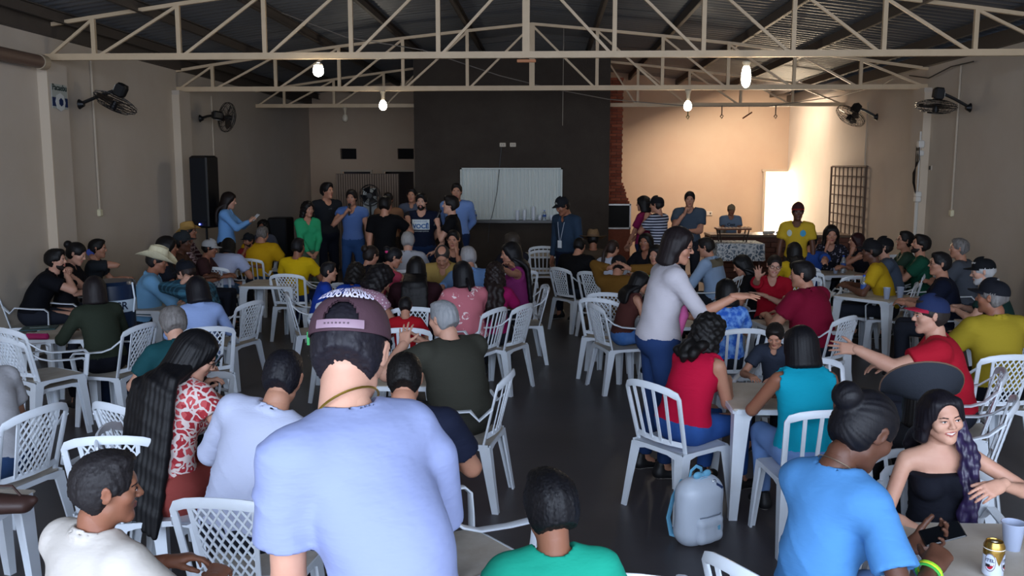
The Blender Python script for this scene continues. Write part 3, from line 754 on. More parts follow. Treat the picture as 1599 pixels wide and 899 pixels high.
            for i in range(ng):
                u = (i-(ng-1)/2)/max(1, (ng-1)/2) if ng > 1 else 0.
                p = B+Rh[:, 0]*u*wd+Rh[:, 1]*(.05*abs(u)**2); rad = rr_
                q0 = p
                target = back+S*(u*wd*1.15+side)+U*.02-F*(.012-.02*abs(u))
                n_ = 9; l1 = np.linalg.norm(target-p); last = p
                for j in range(1, n_+1):
                    t = j/n_*ln
                    if t < l1: q = p+(target-p)*(t/l1)+out*.03*math.sin(PI*t/l1)
                    else:
                        dn = unit(-U*.85+np.array([0, 0, -.35])-F*.0); q = target+dn*(t-l1)+S*u*.012*math.sin(3*t)
                    if tk[0] == 'curls': q = q+S*.012*math.sin(t*55+i*2)-F*.008*math.cos(t*55+i)
                    if tk[0] == 'braid': rad = rr_*(1+.3*math.sin(t*90))
                    r2 = rad*(1-.45*(j/n_)**3); Gt.cap(last, q, rad, r2, .014); last = q
            V, Q = Gt.mesh()
            ph = (V @ S)*(260 if tk[0] == 'long' else 330)+np.sin(V[:, 2]*6)*(.5 if tk[0] == 'long' else 2.); V = V-np.outer(np.sin(ph)*.0014, F)
            J.add(V, Q)
        hm2 = link_mesh('hair', J.me('hair', [mh]), root)
    if beard:
        V, Q = beard_mesh(hh, True); link_mesh('beard', np_mesh('beard', frame_to(Rh, Hc, V*var), Q, [hair_mat(beard)]), root)
    if glasses:
        gl = MB()
        for sd in (-1, 1):
            gl.tube([tuple(Rh @ np.array([sd*.032+.021*math.cos(a), .094-.004*abs(math.cos(a)), .002+.016*math.sin(a)])+Hc) for a in np.linspace(0, 2*PI, 15)], .0016 if glasses != 'thick' else .0028, 5)
            gl.tube([tuple(Rh @ np.array(p)+Hc) for p in ((sd*.053, .090, .006), (sd*.078, .06, .006), (sd*.080, -.01, .004))], .0016 if glasses != 'thick' else .0026, 5)
        gl.tube([tuple(Rh @ np.array(p)+Hc) for p in ((-.011, .094, .004), (0, .097, .007), (.011, .094, .004))], .0016, 5)
        gl.obj('glasses', mat('glasses_frame', '#1a1413', .3, .5), root, smooth=True)
    if hat:
        if hat[0] == 'cap': cap_parts(root, Rh, Hc, hat[1], **(hat[2] if len(hat) > 2 else {}))
        else: straw_hat(root, Rh, Hc, hat[1], **(hat[2] if len(hat) > 2 else {}))
    if chair:
        place_chair(chair, (loc[0]+sy_*(.02+chair_shift), loc[1]-cy*(.02+chair_shift)), R(yaw), who)
    info = PEOPLE[who]; info.update(Rh=Rh, Hc=Hc, root=root, N=N, arm=armd, leg=legd, P=P, rl=rl, Cc=Cc, F=F, U=U, S=S, W1=W1)
    px_, py_ = proj(loc+rl.T @ (Hc*s0))
    if abs(px_-px)+abs(py_-py) > 9: print('OFF', who, round(px_-px), round(py_-py))
    return root
def zshift(P): return P[2]-.555
def wrinkle(V, P, a, seed):
    x, y, z = V[:, 0], V[:, 1], V[:, 2]; c = seed % 7
    d = np.stack([x-P[0], y-P[1], z*0], 1); n = np.linalg.norm(d, axis=1)[:, None]+.05
    f = np.sin(38*(z+.55*x+.2*y)+3.2*np.sin(9*x+c)+2*np.sin(7*y))*.6+np.sin(61*(z-.6*x+.4*y)+2.5*np.sin(13*z+c)+2*np.sin(11*x))*.4
    f *= (.35+.65*np.sin(5*x+c)**2)
    if a >= .0055:
        ph1 = 21*(z+.9*x)+1.6*np.sin(6*x+c)+1.2*np.sin(9*z); ph2 = 17*(z-1.1*x)+1.9*np.sin(5*z+c)
        f = f*.35+1.5*(1-np.abs(np.sin(ph1)))**3*np.clip(np.sin(4.1*x+3*z+c), 0, 1)+1.3*(1-np.abs(np.sin(ph2)))**3*np.clip(np.sin(3.7*x-2.2*z+c+2), 0, 1)
    return V+d/n*(f*a)[:, None]
_SH = {}
def shoe_mesh(col):
    if col in _SH: return _SH[col]
    g_ = Grid((-.07, -.11, -.01), (.07, .22, .13), .009)
    g_.cap((0, -.035, .045), (0, .125, .030), .040, .038, 0, flat=((0, 0, 1), 1.1)); g_.cap((0, -.03, .05), (0, -.02, .10), .042, .040, .03); g_.plane((0, 0, 0.004), (0, 0, -1))
    V, Q = g_.mesh(); c = V[Q].mean(1)[:, 2]
    _SH[col] = np_mesh('shoe', V, Q, [mat('shoe_'+col.lstrip('#'), col, .5, .4), mat('sole', '#b9b6b0', .7)], (c < .016).astype(int)); return _SH[col]
def held_phone(who, key, label, col='#101114', screen=None, tilt=0, size=1.0, up=.07):
    wr, hv, bk = PEOPLE[who][key]; x = np.cross(hv, bk)
    # phone lies in the palm, long side along the fingers
    o = wr+hv*.095-bk*.028; r_ = empty('phone', o, 0, label, 'phone')
    B = Matrix(np.stack([x, hv, bk], 1).tolist()).to_4x4()
    m = MB(); m.box((0, .02, -.0), (.073*size, .152*size, .009), B, bev=.004); m.obj('phone_body', mat('phone_'+col.lstrip('#'), col, .35, .5), r_)
    m = MB(); m.box((0, .02, -.0052), (.066*size, .142*size, .001), B); m.obj('screen', mat('screen_'+(screen or 'off'), screen or '#05070b', .12, .6, emit=(screen, 1.2) if screen else None), r_)
    return r_
def shirt_text(who, txt, size, mt, du=0, ds=0, back=False, name='printed_lettering', bold=.0):
    """lettering laid on the shirt by projecting each vertex on it"""
    V, Q, ob, root, Cc, F, U, S = PEOPLE[who]['shirt']; bvh = BVHTree.FromPolygons([tuple(v) for v in V], [tuple(int(i) for i in q) for q in Q])
    me = text_mesh(txt, size, bold); sgn = -1 if back else 1; n = len(me.vertices)
    for v in me.vertices:
        x, y = v.co.x, v.co.y; p = Cc+U*(du+y)+S*(ds-sgn*x)+F*sgn*.5
        hit = bvh.ray_cast(Vector(p), Vector(-F*sgn))
        q = hit[0]+Vector(F*sgn)*(.009+v.co.z) if hit[0] is not None else Vector(Cc+U*(du+y)+S*(ds-sgn*x)+F*sgn*.13)
        v.co = q
    me.materials.clear(); me.materials.append(mt); return link_mesh(name, me, ob, False)
def text_mesh(txt, size, bold=0., ext=.0):
    c = bpy.data.curves.new('lettering', 'FONT'); c.body = txt; c.size = size; c.align_x = 'CENTER'; c.align_y = 'CENTER'; c.offset = bold; c.extrude = ext; c.resolution_u = 3
    o = bpy.data.objects.new('lettering_tmp', c); COL.objects.link(o)
    me = bpy.data.meshes.new_from_object(o.evaluated_get(bpy.context.evaluated_depsgraph_get())); bpy.data.objects.remove(o); return me
def text_obj(name, txt, size, mt, M, parent=None, bold=0., ext=.001):
    me = text_mesh(txt, size, bold, ext); me.transform(M); me.materials.clear(); me.materials.append(mt); return link_mesh(name, me, parent, False)
# ================================================================== the hall
XL, XR, YB, Y0 = -6.0, 5.9, 22.6, -2.0
ZB, RX = 3.45, -.27               # truss bottom chord, ridge
def ztop(x):                       # arched top chord
    u = min(1, abs(x-RX)/(6.0 if x < RX else 6.35)); return 3.70+.54*(1-u)+.20*(1-u*u)
def zroof(x): return ztop(x)+.25
wall_m = mat('wall_plaster', '#c4b8aa', .85, .2, bump=((3, 3, 3), .12, .02), vary=(.9, '#b5a693', .5))
warm_m = mat('wall_plaster_tan', '#bfa78e', .85, .2, bump=((3, 3, 3), .10, .02), vary=(.8, '#b3917a', .4))
dark_m = mat('dark_stucco', '#3b342f', .9, .15, bump=((38, 38, 38), .7, .012), vary=(2.2, '#4a433c', .5))
floor_m = mat('concrete_floor', '#544f51', .42, .45, bump=((7, 7, 7), .08, .01), vary=(.55, '#393433', .9))
steel_m = mat('cream_painted_steel', '#cdb391', .5, .4, vary=(5, '#b39a78', .35))
purlin_m = mat('dark_purlin_steel', '#4a423c', .6, .35)
roof_m = mat('galvanised_sheet', '#6c6e72', .52, .4, .25, vary=(.8, '#666668', .6))
white_m = mat('white_plastic', '#dfe6ee', .38, .45, vary=(6, '#cfd3d6', .35))
whiteb = mat('white_plastic_dusty', '#b9ae9f', .6, .3, vary=(5, '#d4cfc6', .8))
grey_m = mat('grey_conduit', '#b9ab98', .6, .3)
black_m = mat('black_plastic', '#0e0e10', .45, .45)
chrome = mat('chrome', '#c9c9c9', .25, .5, 1)

m = MB(); m.box((.05, (YB+Y0)/2, -.1), (12.6, YB-Y0+.6, .2)); struct(m.obj('floor', floor_m))
# outside ground, seen through the doorway
m = MB(); m.box((2, 26, -.16), (20, 6.4, .1)); struct(m.obj('ground_outside', mat('yard_ground', '#c7b397', .9)))
m = MB(); m.box((6.5, 27.5, 1.5), (7, .2, 3)); struct(m.obj('wall_outside', mat('yard_wall', '#efe6d2', .9)))
def poly_wall(name, pts, y0, y1, axis, m_):
    """extruded outline (u,z) along y (axis 'x': thickness along x)"""
    b = MB(); n = len(pts)
    if axis == 'y': v = [(u, y0, z) for u, z in pts]+[(u, y1, z) for u, z in pts]
    else: v = [(y0, u, z) for u, z in pts]+[(y1, u, z) for u, z in pts]
    f = [tuple(range(n)), tuple(range(2*n-1, n-1, -1))]+[(i, i+n, (i+1) % n+n, (i+1) % n) for i in range(n)]
    b.add(v, f); return struct(b.obj(name, m_))
zw = 3.76
wl = poly_wall('wall_left', [(Y0, 0), (YB, 0), (YB, zw), (Y0, zw)], XL-.2, XL, 'x', wall_m)
wr_ = poly_wall('wall_right', [(Y0, 0), (YB, 0), (YB, zw), (Y0, zw)], XR, XR+.2, 'x', wall_m)
# back wall with the two toilet doors, two vents and the bright doorway: built of piers and lintels
def back_piece(x0, x1, z0, z1, m_=None, nm='wall_back'):
    b = MB(); b.box(((x0+x1)/2, YB+.1, (z0+z1)/2), (x1-x0, .2, z1-z0)); return struct(b.obj(nm, m_ or warm_m))
kx = lambda px: PY(px, 300, YB)[0]
d1a, d1b, d2a, d2b = kx(535), kx(581), kx(600), kx(648)
back_piece(XL, d1a, 0, 2.1); back_piece(d1b, d2a, 0, 2.1); back_piece(d2b, -2.2, 0, 2.1)
v1a, v1b, v2a, v2b = kx(533), kx(558), kx(622), kx(647)
back_piece(XL, v1a, 2.1, 2.67); back_piece(v1b, v2a, 2.1, 2.67); back_piece(v2b, 1, 2.1, 2.67)
back_piece(v1a, v1b, 2.1, 2.41); back_piece(v2a, v2b, 2.1, 2.41)
back_piece(XL, 1, 2.67, 3.65)
dx0, dx1 = kx(1192), kx(1240)
back_piece(1, dx0, 0, 3.65); back_piece(dx0, dx1, 2.1, 3.65); back_piece(dx1, XR+.1, 0, 3.65)
poly_wall('wall_back_gable', [(x, 3.65) for x in (XL, XR)]+[(x, zroof(x)+.03) for x in np.linspace(XR, XL, 16)], YB, YB+.2, 'y', warm_m)
# dark rooms behind the toilet doors
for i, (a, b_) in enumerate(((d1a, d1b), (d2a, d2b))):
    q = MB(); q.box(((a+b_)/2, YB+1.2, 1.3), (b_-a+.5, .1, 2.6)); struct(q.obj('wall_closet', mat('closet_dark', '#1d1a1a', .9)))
for (a, b_) in ((v1a, v1b), (v2a, v2b)):
    q = MB(); q.box(((a+b_)/2, YB+.17, 2.54), (b_-a, .02, .27)); struct(q.obj('vent_recess', mat('vent_dark', '#1a1716', .9)))
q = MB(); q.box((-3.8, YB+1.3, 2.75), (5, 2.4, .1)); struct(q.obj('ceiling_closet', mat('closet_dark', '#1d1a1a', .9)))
for n_, a, b_ in ((1, d1a, d1b), (2, d2a, d2b)):
    r_ = empty('door_frame', ((a+b_)/2, YB, 0)); r_['kind'] = 'structure'
    for x in (a, b_):
        q = MB(); q.box((x-(a+b_)/2, -.02, 1.05), (.05, .06, 2.1)); q.obj('jamb', mat('door_trim', '#b5a48f', .6), r_)
    q = MB(); q.box((0, -.02, 2.12), (b_-a+.05, .06, .05)); q.obj('lintel', mat('door_trim', '#b5a48f', .6), r_)
r_ = empty('door_3', ((dx0+dx1)/2, YB, 0)); r_['kind'] = 'structure'
for x in (dx0, dx1):
    q = MB(); q.box((x-(dx0+dx1)/2, -.03, 1.05), (.06, .08, 2.1)); q.obj('jamb', mat('door_trim', '#b5a48f', .6), r_)
q = MB(); q.box((0, -.03, 2.13), (dx1-dx0+.12, .08, .06)); q.obj('lintel', mat('door_trim', '#b5a48f', .6), r_)
q = MB(); q.box((dx1-(dx0+dx1)/2-.04, .55, 1.03), (.04, .75, 2.02)); dl = q.obj('door_leaf', mat('door_leaf_white', '#d8d2c6', .6), r_)

# roof: overlapping corrugated sheets
roof = empty('ceiling', (0, 0, 0)); roof['kind'] = 'structure'
for side in (0, 1):
    xs = np.linspace(XL-.25, RX, 9) if side == 0 else np.linspace(RX, XR+.25, 9)
    for k in range(25):
        y0, y1 = Y0+1.0*k-.03, Y0+1.0*(k+1)+.03; ys = np.arange(y0, y1+.001, .0317); V = []; 
        lift = .004*(k % 2)
        for y in ys:
            ph = (y % .19)/.19; zc = .030*min(1, max(0, 2.2*abs(2*ph-1)-.6))
            for x in xs: V.append((x, y, zroof(x)+zc+lift))
        nx = len(xs); Q = [(j*nx+i, j*nx+i+1, (j+1)*nx+i+1, (j+1)*nx+i) for j in range(len(ys)-1) for i in range(nx-1)]
        link_mesh('roof_sheet', np_mesh('roof_sheet', np.array(V), np.array(Q), [roof_m]), roof, False)
# purlins: C channels along the hall
for x in (-5.75, -4.85, -3.7, -2.5, -1.35, .75, 1.95, 3.1, 4.25, 5.4, 5.95):
    q = MB(); z = zroof(x)-.085
    q.box((x, (Y0+YB)/2, z), (.012, YB-Y0, .13)); q.box((x+.025, (Y0+YB)/2, z+.06), (.05, YB-Y0, .01)); q.box((x+.025, (Y0+YB)/2, z-.06), (.05, YB-Y0, .01))
    o = q.obj('purlin', purlin_m); tag(o, None, None); struct(o)
for x0, nm in ((XL, 'trim_left'), (XR, 'trim_right')):
    q = MB(); q.box((x0+(-.02 if x0 < 0 else .02), (Y0+YB)/2, zw+.085), (.22, YB-Y0, .19)); struct(q.obj(nm, purlin_m))

# trusses
ZB0, ztop0 = ZB, ztop
def truss(Y, segs, label, db=0., dt=0.):
    r = empty('roof_truss', (0, Y, 0), 0, label, 'truss', 'cream steel roof trusses')
    w_ = .062
    for x0, x1 in segs:
        q = MB(); q.box(((x0+x1)/2, 0, ZB0+db), (x1-x0, w_, .075)); q.obj('bottom_chord', steel_m, r)
        ZB, ztop = ZB0+db, (lambda x: ztop0(x)+dt)
        xs = [x0]+[x for x in [RX+1.028*i for i in range(-6, 7)] if x0+.25 < x < x1-.25]+[x1]
        q = MB(); q.sweep([(x, 0, ztop(x)) for x in ([xs[0]]+xs[1:])], w_, w_, nrm=(0, 1, 0), n=4); q.obj('top_chord', steel_m, r)
        for i, x in enumerate(xs):
            if i not in (0, len(xs)-1):
                ww = .085 if abs(x-RX) < .05 else .05
                q = MB(); q.box((x, 0, (ZB+ztop(x))/2), (ww, .045, ztop(x)-ZB)); q.obj('vertical_strut', steel_m, r)
            if i < len(xs)-1:
                xa, xb = xs[i], xs[i+1]
                if (xa+xb)/2 < RX: a, b_ = (xa+.03, ZB), (xb, ztop(xb)-.02)
                else: a, b_ = (xb-.03, ZB), (xa, ztop(xa)-.02)
                q = MB(); q.sweep([(a[0], 0, a[1]), (b_[0], 0, b_[1])], .045, .045, nrm=(0, 1, 0), n=4); q.obj('diagonal_strut', steel_m, r)
    return r
truss(10.75, [(XL, XR)], 'nearest cream steel roof truss spanning the hall across the top of the photo', .055, .13)
truss(14.55, [(XL, XR)], 'second cream steel roof truss, two lit bulbs hanging from it')
truss(18.5, [(XL, -2.6)], 'rear left half truss between the left wall and dark block')
truss(18.5, [(1.2, XR)], 'rear right half truss with hooks over the counter')
# wall columns
for Y, x, px in ((10.75, XL, 0), (14.55, XL, 0), (10.75, XR, 1), (14.55, XR, 1)):
    sd = 1 if x < 0 else -1
    q = MB(); q.box((x+sd*.06, Y, 1.72), (.12, .42, 3.4)); o = q.obj('pilaster', wall_m); struct(o)
    q = MB(); q.box((x+sd*.055, Y-.22, 1.70), (.13, .02, 3.3)); o = q.obj('pilaster_edge', mat('pilaster_cream', '#c9b8a2', .7)); struct(o)

# dark block with the kitchen hatch
bx0, bx1, by = PY(648, 300, 17.5)[0], PY(951, 300, 17.5)[0], 17.5
wa, wb = PY(719, 300, by)[0], PY(878, 300, by)[0]; wz0, wz1 = PY(800, 343, by)[2], PY(800, 262, by)[2]
def blk(x0, x1, z0, z1, nm='wall_block'):
    q = MB(); q.box(((x0+x1)/2, by+.1, (z0+z1)/2), (x1-x0, .2, z1-z0)); return struct(q.obj(nm, dark_m))
blk(bx0, wa, 0, zw+.62); blk(wb, bx1, 0, zw+.62); blk(wa, wb, 0, wz0); blk(wa, wb, wz1, zw+.62)
for x in (bx0, bx1):
    q = MB(); q.box((x+(.1 if x == bx0 else -.1), (by+.2+YB)/2, 2.1), (.2, YB-by-.2, 4.2)); struct(q.obj('wall_block_side', dark_m if x == bx0 else mat('wall_block_side', '#7a4a38', .9)))
wn = empty('window_1', ((wa+wb)/2, by, wz0)); wn['kind'] = 'structure'; ww, wh = wb-wa, wz1-wz0
q = MB(); q.box((0, .08, wh/2), (ww, .02, wh)); sh = q.obj('shutter', mat('shutter_white', '#cfd6d2', .5, .4), wn)
n = 27
for i in range(n):
    q = MB(); x = -ww/2+.05+(ww-.1)*(i+.5)/n; q.loft([[(x-.026, .07, .03), (x-.014, .045, .03), (x+.014, .045, .03), (x+.026, .07, .03)], [(x-.026, .07, wh-.03), (x-.014, .045, wh-.03), (x+.014, .045, wh-.03), (x+.026, .07, wh-.03)]])
    q.obj('shutter_rib', mat('shutter_white', '#cfd6d2'), wn if 0 else wn)
for c, d in (((0, .02, wh-.015), (ww, .1, .03)), ((-ww/2+.015, .02, wh/2), (.03, .1, wh)), ((ww/2-.015, .02, wh/2), (.03, .1, wh))):
    q = MB(); q.box(c, d); q.obj('window_frame', mat('frame_white', '#c9cfca', .5), wn)
q = MB(); q.box((0, -.05, -.025), (ww+.06, .34, .05)); sill = q.obj('window_sill', mat('granite_dark', '#2a2724', .35, .5), wn)

# ------------------------------------------------------------------ barbecue chimney of brick beside the block
gx0 = bx1; gy = 18.6
P_ = lambda px, py=300: PY(px, py, gy)
brick_ms = [mat('brick_%d' % i, c, .9, .15, bump=((60, 60, 60), .4, .005)) for i, c in enumerate(('#8a4a36', '#7d4130', '#96543d'))]
bq = empty('brick_barbecue', (gx0, gy, 0), 0, 'red brick barbecue chimney with flared hood and black firebox', 'barbecue')
xe = P_(971)[0]-gx0+.0; xf = P_(983)[0]-gx0; zt, zf1, zf0 = 4.0, P_(970, 284)[2], P_(983, 318)[2]; zo0 = P_(983, 357)[2]
q = MB(); q.box((xe/2, .35, (zt+zf1)/2), (xe-.02, .66, zt-zf1)); q.obj('flue_core', mat('mortar', '#6d4a3c', .95), bq)
q = MB(); q.loft([[(0, .02, zf0), (xf-.01, .02, zf0), (xf-.01, .7, zf0), (0, .7, zf0)], [(0, .02, zf1), (xe-.01, .02, zf1), (xe-.01, .7, zf1), (0, .7, zf1)]]); q.obj('hood_core', mat('mortar', '#6d4a3c'), bq)
bh, bl = .062, .215; row = 0; z = zf0; mesh_cache = {}
while z < zt-.02:
    x1 = xe if z > zf1 else xf+(xe-xf)*(z-zf0)/(zf1-zf0)
    x = -(bl/2 if row % 2 else 0)
    while x < x1-.02:
        a, b_ = max(x, 0), min(x+bl-.012, x1)
        if b_-a > .008:
            key = (round(b_-a, 3), row % 3)
            if key not in mesh_cache:
                q = MB(); q.box(((b_-a)/2, 0, 0), (b_-a, .05, bh-.012)); mesh_cache[key] = q.me('brick', brick_ms[random.randrange(3)])
            o = link_mesh('brick', mesh_cache[key], bq, False, (a, 0-.004*(row % 2), z+bh/2))
        x += bl
    z += bh; row += 1
q = MB(); q.box((xf/2+.0, .35, (zf0+zo0)/2), (xf+.04, .60, zf0-zo0-.01)); q.obj('firebox', mat('firebox_black', '#0c0b0b', .7), bq)
for c, d in (((xf/2, -.0, zf0-.02), (xf+.08, .06, .03)), ((xf/2, -.0, zo0+.01), (xf+.08, .06, .03)), ((xf+.02, 0, (zf0+zo0)/2), (.03, .06, zf0-zo0))):
    q = MB(); q.box(c, d); q.obj('firebox_frame', mat('alu_frame', '#a9a6a2', .4, .5, .6), bq)
q = MB(); q.box((xf/2, .35, zo0/2), (xf+.06, .66, zo0)); q.obj('plinth', mat('brick_plinth', '#7a4534', .9, vary=(12, '#8c513d', .6)), bq)

# slatted screen before the toilets
sy = 19.2; a, b_ = PY(525, 300, sy)[0], PY(623, 300, sy)[0]; zt = PY(570, 271, sy)[2]
sc_ = empty('slatted_screen', ((a+b_)/2, sy, 0), 0, 'tan screen of vertical wooden slats before the toilet doors', 'screen')
q = MB(); q.box((0, .03, zt/2), (b_-a, .03, zt)); q.obj('backing_board', mat('screen_back', '#5b4d43', .8), sc_)
sm = MB(); sm.box((0, 0, zt/2), (.034, .03, zt-.02)); sm = sm.me('slat', mat('slat_wood', '#8b7767', .7, vary=(3, '#7b6858', .6)))
for i in range(26): link_mesh('slat', sm, sc_, False, (-(b_-a)/2+.03+(b_-a-.06)*i/25, 0, 0))

# wire mesh gate on the right wall
gt = empty('mesh_gate', (XR-.05, 17.9, 0), 0, 'rusty wire mesh gate standing against the right wall', 'gate')
gm = mat('rusty_wire', '#5a4a40', .7, .3); ga, gb, gz = -1.0, 1.05, 2.22
for y in np.linspace(ga, gb, 9):
    q = MB(); q.tube([(0, y, .15), (0, y, gz)], .012 if y not in (ga, gb) else .022, 6); q.obj('upright_bar', gm, gt)
for z in np.linspace(.15, gz, 12):
    q = MB(); q.tube([(0.012, ga, z), (0.012, gb, z)], .012 if z < gz-.01 else .02, 6); q.obj('cross_bar', gm, gt)

# ------------------------------------------------------------------ wall fans
def fan(loc, rz, tx, tz, label, small=.24):
    """hub points along local -Y before tilting; the bracket runs back to the wall at +Y"""
    r = empty('wall_fan', loc, rz, label, 'fan', 'black wall mounted fans')
    M = Euler((tx, 0, tz)).to_matrix().to_4x4()
    q = MB()
    for k, (rr, yy) in enumerate(((small, 0), (small*.97, -.03), (small*.97, .03), (small*.7, -.075), (small*.7, .06), (small*.42, -.09), (small*.42, .075))):
        q.tube([M @ Vector((rr*math.cos(a), yy, rr*math.sin(a))) for a in np.linspace(0, 2*PI, 33)], .0042 if k else .006, 5)
    q.obj('guard_ring', black_m, r, smooth=True)
    q = MB()
    for k in range(28):
        a = 2*PI*k/28
        for sg in (-1, 1):
            q.tube([M @ Vector((rr*math.cos(a+.12*(1-rr/small)), sg*yy, rr*math.sin(a+.12*(1-rr/small)))) for rr, yy in ((small*.18, .088), (small*.5, .08), (small*.8, .055), (small, .0))], .0018, 4)
    o = q.obj('guard_wire', black_m, r); o['kind'] = 'stuff'
    for k in range(3):
        q = MB(); a = 2*PI*k/3; pts = []
        rings = []
        for rr, wd in ((.04, .05), (.10, .10), (.17, .13), (small*.86, .10)):
            rings.append([M @ Vector((rr*math.cos(a+t*wd/rr*.5), t*.022*(1.2-rr*2)+dy, rr*math.sin(a+t*wd/rr*.5))) for t, dy in ((-1, -.002), (1, -.002), (1, .002), (-1, .002))])
        q.loft(rings); q.obj('blade', mat('fan_blade', '#3a3028', .5, .4), r)
    q = MB(); q.lathe([(.0, -.095), (.04, -.09), (.045, -.05), (.03, .02)], 14, M @ Euler((R(-90), 0, 0)).to_matrix().to_4x4()); q.obj('hub_cap', black_m, r, smooth=True)
    q = MB(); q.box((0, .17, .0), (.13, .17, .14), M, bev=.025); q.obj('motor_housing', black_m, r)
    q = MB(); q.box((0, .17, -.075), (.075, .08, .004), M); q.obj('rating_plate', mat('plate_white', '#c8c8c4', .5), r)
    p1 = M @ Vector((0, .20, 0))
    p2 = Vector((0, .46, -.02)); p0 = M @ Vector((0, .0, 0))
    q = MB(); q.tube([p1, (p1+p2)/2+Vector((0, 0, .01)), p2], .022, 8); q.obj('bracket_arm', black_m, r, smooth=True)
    q = MB(); q.lathe([(.03, -.06), (.05, -.02), (.065, 0)], 12, Matrix.Translation(p2) @ Euler((R(-90), 0, 0)).to_matrix().to_4x4()); q.obj('wall_mount', black_m, r, smooth=True)
    return r
def at_wall(px, py, X, side=1):
    d = ray(px, py); t = X/d[0]; return np.array([0, 0, CAM_H])+d*t
p = at_wall(180, 160, XL+.55); fan(p, R(90), R(118), R(0), 'black wall fan tilted down on the left wall beside the sign pilaster', .27)
p = at_wall(354, 183, XL+.55); fan(p, R(90), R(8), R(48), 'black wall fan facing sideways on the far left wall above the speaker', .25)
p = at_wall(1328, 181, XR-.6); fan(p, R(-90), R(52), R(18), 'black wall fan tilted down on the right wall above the wire gate', .27)
p = at_wall(1462, 166, XR-.55); fan(p, R(-90), R(84), R(0), 'black wall fan lying nearly flat at the right wall, white plate on motor', .27)

# conduits and switches
def conduit(px0, py0, px1, py1, X, label, end=True, r0=.016):
    a = at_wall(px0, py0, X); b_ = at_wall(px1, py1, X); sd = 1 if X < 0 else -1
    o_ = empty('wall_conduit', (X+sd*.02, a[1], b_[2]), 0, label, 'conduit')
    q = MB(); q.tube([(0, 0, 0), (0, 0, a[2]-b_[2])], r0, 8); q.obj('pipe', grey_m, o_, smooth=True)
    if end:
        q = MB(); q.box((0, 0, 0), (.05, .08, .10), bev=.012); q.obj('switch_box', mat('switch_cream', '#d8cfae', .5), o_)
conduit(139, 92, 153, 332, XL, 'cream conduit down the left wall ending in a switch beside the tilted fan')
conduit(293, 150, 296, 272, XL, 'thin conduit on the left wall just behind the second pilaster')
conduit(328, 150, 331, 262, XL, 'cream conduit behind the sideways fan above the tall speaker', False)
conduit(1503, 98, 1490, 333, XR, 'cream conduit down the right wall ending in a switch under the flat fan')
conduit(1357, 160, 1350, 350, XR, 'thin conduit down the right wall beside the wire gate', False)
# wiring cluster on the right pilaster
X = XR-.14; a = at_wall(1423, 60, X); Yc = 14.33
r = empty('wiring_cluster', (X, Yc, 1.4), 0, 'cluster of white switch boxes, conduit and loose black cable on the right pilaster', 'wiring')
zc = lambda py: PY(1423, py, Yc)[2]-1.4
for z0, z1, rad in ((zc(400), zc(300), .028), (zc(300), zc(205), .015)):
    q = MB(); q.tube([(0, 0, z0), (0, 0, z1)], rad, 8); q.obj('pipe', mat('conduit_white', '#c9c4ba', .5), r, smooth=True)
for py, s_ in ((225, .12), (239, .09), (303, .09), (311, .09)):
    q = MB(); q.box((0, -.02, zc(py)), (.09, .10, s_), bev=.015); q.obj('switch_box', mat('switch_white', '#d2cdc4', .5), r)
for k in range(3):
    q = MB(); q.tube([(-.03, -.05*(k-1), zc(228)), (-.06, -.03-.06*k, zc(250)), (-.05, .04*k, zc(270)), (-.09, -.10+.03*k, zc(285)), (-.04, -.04, zc(302))], .008, 5); q.obj('black_cable', black_m, r, smooth=True)
for px in (1445, 1454):
    p = at_wall(px, 262, XR); o_ = empty('wall_socket', p, 0, 'small dark wall socket on right wall, %s of the pair' % ('left' if px < 1450 else 'right'), 'socket')
    q = MB(); q.box((-.01, 0, 0), (.02, .075, .075)); q.obj('cover', mat('socket_cover', '#b5a898', .6), o_); q = MB(); q.box((-.02, 0, 0), (.012, .05, .055)); q.obj('socket_insert', black_m, o_)
p = PY(1107, 333, YB); o_ = empty('wall_socket', p, 0, 'small pale wall socket on the warm back wall above the counter', 'socket')
q = MB(); q.box((0, -.012, 0), (.16, .024, .11), bev=.01); q.obj('cover', mat('socket_cream', '#c4b7a6', .5), o_); q = MB(); q.box((.03, -.026, 0), (.03, .008, .04)); q.obj('socket_insert', black_m, o_)
for px in (785, 801):
    p = PY(px, 226, by); o_ = empty('wall_socket', p, 0, 'cream wall socket high on the dark block, %s of the pair' % ('left' if px < 790 else 'right'), 'socket')
    q = MB(); q.box((0, -.012, 0), (.12, .024, .08), bev=.01); q.obj('cover', mat('socket_cream', '#c4b7a6', .5), o_)
    for dx in (-.02, .02):
        q = MB(); q.box((dx, -.025, 0), (.008, .006, .03)); q.obj('slot', black_m, o_)
q = MB(); q.tube([PY(x, y, by-.02) for x, y in ((783, 230), (780, 260), (776, 300), (770, 330), (764, 352), (762, 378))], .007, 5); tag(q.obj('hanging_cable', black_m, smooth=True), 'thin black cable hanging from the socket down across the white shutter', 'cable')
q = MB(); q.tube([PY(x, y, 16.2) for x, y in ((880.5, 28), (879.5, 110), (879, 150), (878.5, 196))], .006, 5); tag(q.obj('pull_cord', mat('cord_grey', '#8d867c', .6), smooth=True), 'thin pull cord hanging from the roof before the dark block', 'cord')
pts = [(395, -8, 12), (440, 20, 12.5), (540, 58, 13.5), (660, 78, 14.2), (780, 118, 15), (860, 138, 15.6), (950, 155, 16.2), (1080, 166, 17.2), (1200, 166, 18), (1310, 150, 18.3), (1378, 132, 16.0), (1396, 122, 14.7)]
q = MB(); q.tube([PY(*p) for p in pts], .008, 5); tag(q.obj('sagging_cable', mat('cable_grey', '#77706a', .6), smooth=True), 'long sagging cable strung across the hall through the trusses', 'cable')
